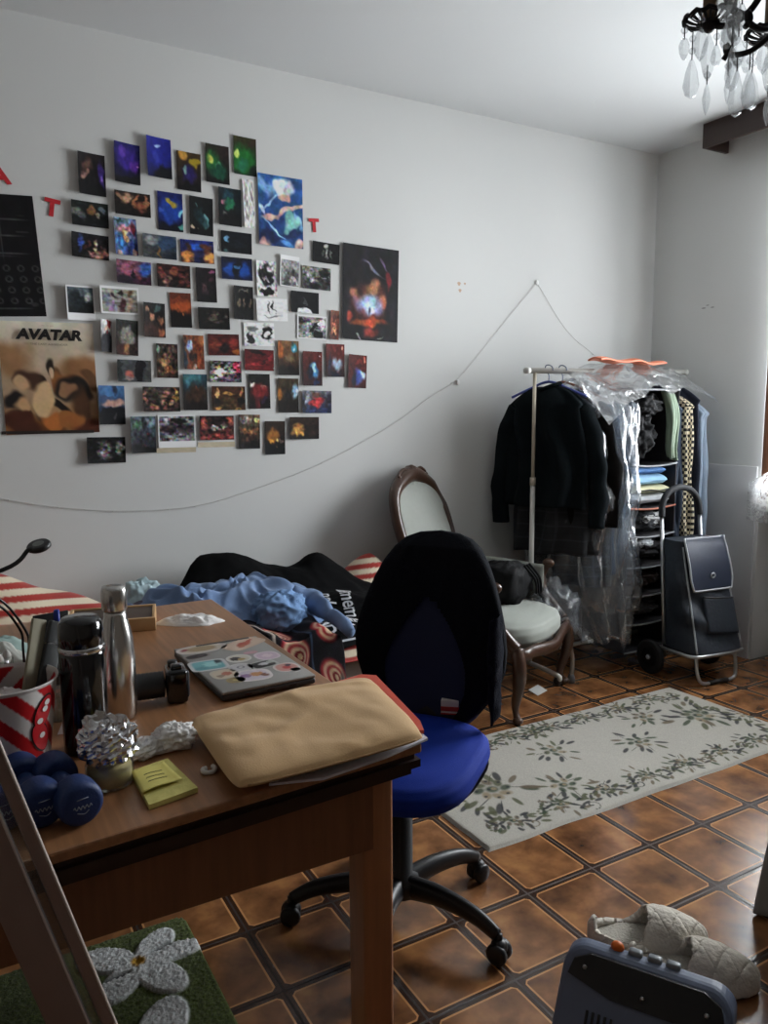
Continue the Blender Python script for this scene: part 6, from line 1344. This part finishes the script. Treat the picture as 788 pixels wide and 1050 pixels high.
# camera with lens behind the steel bottle
cp = at(178, 722, z=DZ); cm_ = thing('camera', 'small black camera with a ribbed lens lying behind the steel bottle', 'camera', (cp.x + .012, cp.y + .02, DZ), R(-8))
MB().box((0, 0, .036), (.042, .062, .070), bev=.010, seg=3).build('camera_body', GLOSSK, cm_)
MB().box((.018, -.022, .040), (.012, .012, .056), bev=.005).build('grip', mat('camera_rubber', (30, 34, 40), rough=.5), cm_)
q = MB(); prof = [(0, .0)] + [(.026 + .0012 * (i % 2), .004 * i) for i in range(1, 18)] + [(.022, .072), (0, .068)]; q.lathe(prof, (-.02, .004, .036), 28, rot=Matrix.Rotation(R(-90), 3, 'Y')); q.build('lens', BLKP, cm_)
MB().cyl((-.004, .018, .070), (-.004, .018, .078), .010).build('mode_dial', BLKP, cm_)
MB().box((0, -.01, .073), (.022, .020, .012), bev=.004).build('viewfinder_hump', GLOSSK, cm_)

# flat wooden-sided box in the far corner
wb = thing('wooden_box', 'shallow wooden tray box with dark lid at the far end of the desk', 'box', (.395, 2.20, DZ), R(-14))
for (c, s) in (((0, -.075, .018), (.23, .010, .036)), ((0, .075, .018), (.23, .010, .036)), ((-.11, 0, .018), (.010, .14, .036)), ((.11, 0, .018), (.010, .14, .036))): MB().box(c, s, bev=.002).build('side_board', mat('pale_pine', (196, 158, 112), rough=.6, var=.12, vscale=12), wb)
MB().box((0, 0, .028), (.21, .14, .008), bev=.002).build('lid', mat('dark_lid', (74, 58, 48), rough=.5, var=.5, vscale=20), wb)

# red and white striped tub full of odds and ends
tc_ = Vector((.072, 1.402, DZ)); tub = thing('striped_tub', 'red and white diagonally striped tub holding odds and ends at the desk edge', 'tub', tc_)
NA, NZ = 300, 70; H_ = .148
def tubf(u, v): a = 2 * PI * u; r = .064 + .018 * v + .003 * sstep(.95, 1, v); return Vector((r * math.cos(a), r * math.sin(a), .001 + H_ * v))
mb = MB(); mb.grid(tubf, NA, NZ, cu=True); cs = []
for p in mb.v:
    a = math.atan2(p.y, p.x); s = (a * 2.1 + p.z * 26) % 1.6; col_ = (196, 30, 36) if s < .78 else (224, 220, 216)
    if p.z > H_ * .97: col_ = (226, 220, 218)
    d = math.hypot((a + .92) * .078, p.z - .082)
    cs.append(lin(col_) * .9)
mb.build('tub_wall', attr_mat('printed_tub', rough=.4), tub, col=np.array(cs), solid=.0025)
MB().lathe([(0, .002), (.063, .002), (.063, .004), (0, .004)], n=40).build('tub_bottom', mat('tub_white', (214, 210, 206), rough=.5), tub)
def on_tub(x, y, lift=.0022):
    z = .082 + y; r = .064 + .018 * z / H_ + lift; a = -.92 + x / .078; return Vector((r * math.cos(a), r * math.sin(a), z))
BOWR, BOWK, BOWW = mat('bow_red', (190, 22, 34), rough=.4), mat('bow_outline', (30, 22, 24), rough=.5), mat('bow_white', (224, 220, 218), rough=.5)
def blob2d(cx, cy, rx, ry, rot, lift, n=26):
    return [on_tub(cx + rx * math.cos(t) * math.cos(rot) - ry * math.sin(t) * math.sin(rot), cy + rx * math.cos(t) * math.sin(rot) + ry * math.sin(t) * math.cos(rot), lift) for t in np.linspace(0, 2 * PI, n + 1)[:-1]]
em = MB()
for cx, cy, ro in ((.008, .020, 1.1), (.004, -.022, 2.0)): em.add(blob2d(cx, cy, .030, .018, ro, .0022), [tuple(range(26))], False)
em.build('emblem_outline', BOWK, tub)
em = MB()
for cx, cy, ro in ((.008, .020, 1.1), (.004, -.022, 2.0)): em.add(blob2d(cx, cy, .027, .0155, ro, .003), [tuple(range(26))], False)
em.build('emblem', BOWR, tub)
em = MB()
for cx, cy in ((.010, .024), (.006, -.020), (.000, .006), (.014, .034)): em.add(blob2d(cx, cy, .006, .005, 0, .0036, 14), [tuple(range(14))], False)
em.build('emblem_dots', BOWW, tub)
def stick(name, p0, p1, w_, th_, m_, lab, cat, rz=0.0):
    p0, p1 = Vector(p0), Vector(p1); d = p1 - p0; t = thing(name, lab, cat, p0); M3 = Vector((0, 0, 1)).rotation_difference(d).to_matrix() @ Matrix.Rotation(rz, 3, 'Z')
    MB().box(d / 2, (w_, th_, d.length), bev=min(w_, th_) * .3, rot=M3).build('body', m_, t); return t, M3, d
t, M3, d = stick('nail_file', tc_ + Vector((.018, -.012, .012)), tc_ + Vector((.068, .07, .225)), .028, .006, mat('khaki_card', (150, 144, 120), rough=.6), 'khaki emery board standing in the striped tub', 'nail file', R(30))
t, M3, d = stick('remote_control', tc_ + Vector((.034, -.006, .012)), tc_ + Vector((.098, .075, .215)), .030, .012, mat('dark_grey_plastic', (58, 60, 60), rough=.45), 'dark grey remote control standing in the striped tub', 'remote', R(20))
MB().box(d * .82, (.0305, .0126, .003), rot=M3).build('silver_band', CHR, t)
t, M3, d = stick('lipstick_tube', tc_ + Vector((-.02, -.015, .012)), tc_ + Vector((-.022, -.02, .165)), .026, .026, mat('plum_plastic', (70, 30, 44), rough=.3), 'plum lipstick tube standing in the striped tub', 'lipstick', 0)
cloth_lump('cotton_wad', tc_ + Vector((.0, -.03, .115)), (.040, .03, .022), mat('cotton_white', (216, 208, 206), rough=.9), .25, 2.4, 71, 'wad of white cotton near the tub rim', 'cotton', n=40)

# things behind the tub
dk = thing('pen_box', 'matt black pen box standing behind the striped tub', 'pen box', (.205, 1.78, DZ), R(12))
for (c, s) in (((0, -.04, .065), (.075, .004, .13)), ((0, .04, .075), (.075, .004, .15)), ((-.036, 0, .07), (.004, .08, .14)), ((.036, 0, .07), (.004, .08, .14)), ((0, 0, .003), (.07, .078, .006))): MB().box(c, s, bev=.001).build('panel', mat('matt_black', (20, 20, 22), rough=.6), dk)
t = thing('ballpoint_pen', 'blue capped ballpoint leaning out of the black pen box', 'pen', (.205, 1.752, DZ + .01))
PB = mat('pen_blue', (26, 52, 150), rough=.3)
MB().cyl((0, 0, 0), (-.004, -.012, .12), .004).build('barrel', mat('pen_clear', (190, 194, 200), rough=.2), t)
MB().cyl((-.004, -.012, .115), (-.0055, -.017, .165), .0055).build('cap', PB, t); MB().box((-.011, -.016, .142), (.002, .004, .04)).build('clip', PB, t)
gj = thing('makeup_jar', 'clear jar of dark brushes behind the striped tub', 'jar', (.065, 1.60, DZ))
MB().lathe([(0, .002), (.036, 0), (.038, .004), (.038, .125), (.036, .13)], n=30).build('jar_glass', clear_mat('jar_glass'), gj)
for j in range(5):
    a = j * 1.3; q = MB(); q.cyl((.015 * math.cos(a), .015 * math.sin(a), .006), (.026 * math.cos(a), .026 * math.sin(a), .118), .005); b_ = q.build('brush_handle', mat('brush_black', (24, 22, 24), rough=.4), gj)
    q = MB(); q.ball((.027 * math.cos(a), .027 * math.sin(a), .128), (.008, .008, .014), 10, 8); q.build('brush_tip', mat('brush_hair', (190, 184, 178), rough=.8), b_)
crumple('paper_stack', (.10, 1.86, DZ), .17, .10, .075, R(-20), 12, 'rumpled pale papers piled behind the tub and lamp cable', 'papers', material=mat('pale_paper', (206, 206, 198), rough=.8, var=.12, vscale=8), sharp=.2)
crumple('teal_cloth', (.03, 2.02, DZ), .16, .08, .085, R(10), 16, 'pale teal cloth heaped at the far desk end under the lamp', 'cloth', material=mat('pale_teal_cotton', (150, 172, 166), rough=.85, var=.2, vscale=9), sharp=.2)
og2 = at(62, 708, z=DZ); flat_sheet('orange_card', ((52, 716), (58, 702), (74, 698), (76, 712)), DZ + .0008, .002, mat('orange_card_stock', (226, 104, 40), rough=.6), 'orange card slip between the tub and the black thermos', 'card')
gc = at(67, 742, z=DZ); t = thing('small_glass', 'small clear tumbler squeezed between the striped tub and the thermos', 'tumbler', (gc.x - .008, gc.y + .03, DZ))
MB().lathe([(0, .004), (.018, .0), (.020, .002), (.023, .060), (.021, .060), (.0185, .006), (0, .006)], n=26).build('tumbler_wall', clear_mat('jar_glass'), t)
p = at(66, 752, z=DZ); mb = MB(); mb.add([(-.012, 0, 0), (.014, -.006, 0), (.006, .018, .028)], [(0, 1, 2)], False); o = mb.build('paper_corner', mat('paper_white', (0, 0, 0)), solid=.001); o.location = p; tag(o, 'folded white paper corner at the foot of the thermos', 'paper')

# dumbbells
DBL = mat('blue_neoprene', (16, 46, 100), rough=.55, bump=.12, bscale=300)
LOGO = mat('logo_grey', (150, 160, 176), rough=.5)
DG = 'three small blue dumbbells on the desk corner'
def dumbbell(px, py, label, ang):
    f0 = at(px, py, z=DZ + .033); t = thing('dumbbell', label, 'dumbbell', (f0.x, f0.y, DZ), ang)
    rt = Matrix.Rotation(R(-90), 3, 'X')
    hp = [(0, -.024), (.024, -.024), (.0285, -.0225), (.0315, -.018), (.0325, -.012), (.0325, .012), (.0315, .018), (.0285, .0225), (.020, .024), (0, .024)]
    for y in (0.02, .125):
        q = MB(); q.lathe(hp, (0, y, .034), 8 if False else 30, rot=rt); q.build('weight_head', DBL, t)
    q = MB(); q.lathe([(.0135, .0), (.0165, .035), (.0135, .07)], (0, .04, .034), 18, rot=rt); q.build('handle', DBL, t)
    q = MB()
    P = [Vector((-.013 + .0017 * j, -.0046, .032 + .0026 * math.sin(j * 1.9))) for j in range(16)]; q.tube(smooth_path(P, 4), .0007, 5)
    q.tube(smooth_path([(-.008, -.0046, .025), (.002, -.0046, .022), (.008, -.0046, .026)], 5), .0006, 5); q.tube([(-.008, -.0046, .044), (.008, -.0046, .045)], .0006, 5)
    q.build('embossed_mark', LOGO, t); return t
dumbbell(84, 826, 'blue dumbbell next to the foil topped jar, nearest of the three to it', R(10))
dumbbell(45, 828, 'middle one of the three blue dumbbells at the desk corner', R(9))
dumbbell(6, 832, 'blue dumbbell seen through the gap of the leaning frame', R(8))

# clip-on reading lamp with gooseneck, cable ends
ln_ = thing('gooseneck_lamp', 'small black gooseneck reading lamp arching over the desk clutter', 'lamp', (-.16, 1.70, DZ))
hd = at(40, 560, y=1.72) - ln_.location
hj = at(29, 564, y=1.71) - ln_.location
mb = MB(); mb.tube(smooth_path([(0, 0, .03), (.0, .0, .16), (.06, .0, .235), (hj.x - .05, .005, hj.z - .035), hj, hd + Vector((-.012, 0, -.004))], 7), .0045, 9); mb.build('gooseneck', BLKP, ln_)
rt = Matrix.Rotation(R(-14), 3, 'Y') @ Matrix.Rotation(R(16), 3, 'X')
q = MB(); q.lathe([(0, -.006), (.020, -.006), (.0235, -.003), (.0235, .003), (.021, .006), (.019, .0065)], hd, 30, rot=rt); q.build('lamp_head', BLKP, ln_)
q = MB(); q.lathe([(.019, .0062), (.009, .0066), (0, .0068)], hd, 26, rot=rt); q.build('lamp_cap_ring', mat('lamp_grey', (110, 114, 112), rough=.4), ln_)
MB().lathe([(0, 0), (.05, 0), (.052, .006), (.02, .02), (.008, .032), (0, .034)], n=28).build('lamp_base', BLKP, ln_)
for i, (a_, b_) in enumerate((((-8, 618), (20, 645)), ((-6, 612), (26, 646)))):
    A_ = at(*a_, y=1.52); B_ = at(*b_, y=1.56); t = thing('cable', ('slim black cable arching down into the brushes behind the tub', 'second black cable arching just above the first behind the tub')[i], 'cable', B_)
    mb = MB(); mb.tube(smooth_path([Vector((-.26, .02 + .03 * i, -.12)), Vector((-.22, 0, -.02)), Vector((-.12, 0, .052 + .01 * i)), (A_ - B_), Vector((0, 0, 0)), Vector((.004, 0, -.05)), Vector((.006, 0, DZ + .004 - B_.z))], 7), .0024, 7); mb.build('lead', SBK, t)

# ------------------------------------------------------------------ leaning glazed frame in front of the desk
FRM = mat('taupe_painted_wood', (142, 120, 112), rough=.5, var=.08)
YF = .955
a0, a1 = at(24, 820, y=YF), at(119.5, 1050, y=YF); d = (a0 - a1); dd = d / d.z
def fx(px, py): return at(px, py, y=YF)
foot = a1 - dd * a1.z
lf = thing('leaning_glass_frame', 'tall glazed frame with taupe edges leaning in front of the desk corner', 'glass frame', (foot.x, YF, 0))
perp = Vector((dd.z, 0, -dd.x)).normalized()          # across the frame, towards the free edge
axis = dd.normalized()
def off(px, py): return (fx(px, py) - a1).dot(perp)
o_in1 = off(105, 1050); o_b1, o_b0 = off(92, 1050), off(48, 1050)
def stile(o0, o1, name, th_, m_, z1=1.62):
    mb = MB(); L0, L1 = .02, z1
    c = foot + perp * ((o0 + o1) / 2) + axis * ((L0 + L1) / 2) - lf.location; ang = math.atan2(axis.x, axis.z)
    mb.box(c, (abs(o1 - o0), th_, L1 - L0), bev=.002, rot=Matrix.Rotation(ang, 3, 'Y')); return mb.build(name, m_, lf)
stile(o_in1, 0, 'edge_stile', .018, FRM); stile(o_b0, o_b1, 'wide_stile', .018, FRM)
stile(o_b1, o_in1, 'glass_strip', .004, clear_mat('frame_glass', tint=(.80, .86, .92), gloss=.08, rough=.03, diff=.02))
stile(-.002, .0012, 'edge_lipping', .0185, mat('pale_lipping', (190, 176, 166), rough=.4)); stile(o_b1 - .002, o_b1 + .0012, 'inner_lipping', .0185, mat('pale_lipping', (0, 0, 0)))
MB().box(foot + perp * (o_b0 / 2) - lf.location + Vector((0, .0, .016)), (abs(o_b0) + .06, .05, .03), bev=.004).build('foot_rail', FRM, lf)

# ------------------------------------------------------------------ chandelier
IRON = mat('dark_iron', (20, 17, 17), rough=.45, metal=.4)
CRY = clear_mat('crystal_glass', tint=(.97, .98, .985), gloss=.05, rough=.04, diff=.10, dcol=(245, 248, 250), fres=.28)
CAND = mat('candle_sleeve', (128, 108, 84), rough=.7, var=.2, vscale=30)
RV = Vector((RT.x, RT.y, 0)).normalized(); FV = Vector((FW.x, FW.y, 0)).normalized()
b1 = at(728, 23, x=1.35); cc = b1 + (RV * .925 + FV * .38) * .08 + (RV * .38 - FV * .925) * .1386; AR = .64
chd = thing('chandelier', 'dark iron chandelier with candle sleeves and cut crystal drops, half out of the view', 'chandelier', (cc.x, cc.y, ZC))
dz = b1.z - ZC
q = MB(); q.lathe([(0, 0), (.055, 0), (.05, -.02), (.02, -.045), (.012, -.06)], n=24); q.build('ceiling_rose', IRON, chd)
q = MB(); q.cyl((0, 0, -.05), (0, 0, dz + .24), .005)
for k in range(10): q.tube([Vector((.012 * math.cos(t), 0, dz + .27 + .03 * k + .016 * math.sin(t))) if k % 2 else Vector((0, .012 * math.cos(t), dz + .27 + .03 * k + .016 * math.sin(t))) for t in np.linspace(0, 2 * PI, 11)[:-1]], .003, 6, closed=True, up=(0, 1, 0) if k % 2 else (1, 0, 0))
q.build('chain', IRON, chd)
MB().lathe([(0, dz - .12), (.012, dz - .115), (.022, dz - .09), (.014, dz - .06), (.020, dz - .02), (.032, dz + .01), (.020, dz + .05), (.012, dz + .10), (.022, dz + .15), (.016, dz + .20), (.006, dz + .25), (0, dz + .25)], n=20).build('centre_stem', IRON, chd)
def crystal(p, L_, w_, parent, facets=6, kind=0, beads=1):
    mb = MB(); z = p.z; L_ *= 1.25; w_ *= 1.35
    for b_ in range(beads):
        r = .0075; mb.lathe([(0, r), (r * .7, r * .6), (r, 0), (r * .7, -r * .6), (0, -r)], (p.x, p.y, z - r - .003), 8); z -= 2 * r + .008
    prof = [[(0, 0), (.16, -.10), (.36, -.35), (.5, -.68), (.34, -.90), (0, -1)], [(0, 0), (.30, -.22), (.5, -.5), (.30, -.8), (0, -1)], [(0, 0), (.28, -.08), (.5, -.35), (.45, -.65), (.22, -.92), (0, -1)]][kind]
    mb.lathe([(max(r, 1e-6) * w_, zz * L_) for r, zz in prof], (p.x, p.y, z), facets, sy=.62); mb.s = [False] * len(mb.s)
    o = mb.build('crystal_drop', CRY, parent)
    wi = MB(); wi.cyl((p.x, p.y, p.z + .008), (p.x, p.y, z - .004), .0012, n=5); wi.build('pin', IRON, o); return o
for k in range(6):
    dr = Matrix.Rotation(R(60 * k), 3, 'Z') @ Vector((b1.x - cc.x, b1.y - cc.y, 0)).normalized(); E = dr * .16; up = Vector((0, 0, 1))
    def P(r, z): return dr * (r * AR) + up * (dz + z)
    arm = MB(); arm.tube(smooth_path([P(.02, .12), P(.06, .085), P(.12, .012), P(.17, -.012), P(.22, -.012), P(.25, .002)], 6), .0065, 8)
    am = arm.build('arm', IRON, chd)
    q = MB(); q.tube(smooth_path([P(.235, .15), P(.222, .08), P(.195, .02), P(.15, -.008)], 7), [.0045 + .003 * i / 21 for i in range(22)], 8); q.build('upper_scroll', IRON, am)
    q = MB(); q.tube(smooth_path([P(.205, -.075), P(.19, -.060), P(.20, -.05), P(.19, -.068), P(.13, -.072), P(.06, -.05), P(.015, -.06)], 6), .0055, 8); q.build('lower_scroll', IRON, am)
    q = MB(); q.tube(smooth_path([P(.185, .005), P(.178, .04), P(.160, .062), P(.145, .066)], 6), [.0065, .008, .009, .009, .0085, .008, .0075, .007, .0065, .006, .0055, .005, .0045, .004, .0035, .003, .002, .0015, .001][:19], 8, flat=.45); q.build('leaf', IRON, am)
    bob = MB(); NB = 40
    def bobf(u, v): a = 2 * PI * u; r = .012 + .036 * v; return E + Vector((r * math.cos(a), r * math.sin(a), dz - .004 + .012 * v * v + .003 * math.sin(a * 12) * v))
    bob.grid(bobf, 48, 6, cu=True, skip=lambda u, v: .25 < v < .8 and int(u * 48) % 2 == 0)
    bob.tube([bobf(j / 40, 1) for j in range(40)], .0024, 6, closed=True); bob.lathe([(.004, -.018), (.014, -.012), (.018, -.002), (.012, .004)], E + up * dz, 14)
    bob.build('drip_pan', IRON, am, solid=.0015)
    q = MB(); q.lathe([(.0135, 0), (.0135, .085), (.011, .087), (0, .087)], E + up * (dz + .004), 18); q.build('candle_sleeve', CAND, am)
    for j in (range(6) if k in (0, 5) else (0, 3)):
        a = 2 * PI * j / 6 + .35; c = E + Vector((.045 * math.cos(a), .045 * math.sin(a), dz + .0))
        crystal(c, (.034, .062, .034, .050, .036, .066)[j], (.022, .032, .020, .030, .022, .028)[j], am, 6, (0, 0, 2, 1, 0, 0)[j], (1, 2, 1, 1, 1, 2)[j])
    crystal(E + up * (dz - .016), .075, .030, am, 6, 1, 0); crystal(E + up * (dz - .085), .05, .016, am, 6, 1, 1)
    for r, z, L_, w_, kd, nb in ((.185, -.012, .036, .040, 2, 0), (.165, -.014, .050, .030, 1, 1), (.165, -.075, .070, .030, 0, 1), (.19, -.078, .046, .013, 1, 1), (.13, -.078, .060, .028, 0, 1)):
        if k not in (0, 5): continue
        crystal(dr * (r * AR) + up * (dz + z), L_, w_, am, 6, kd, nb)
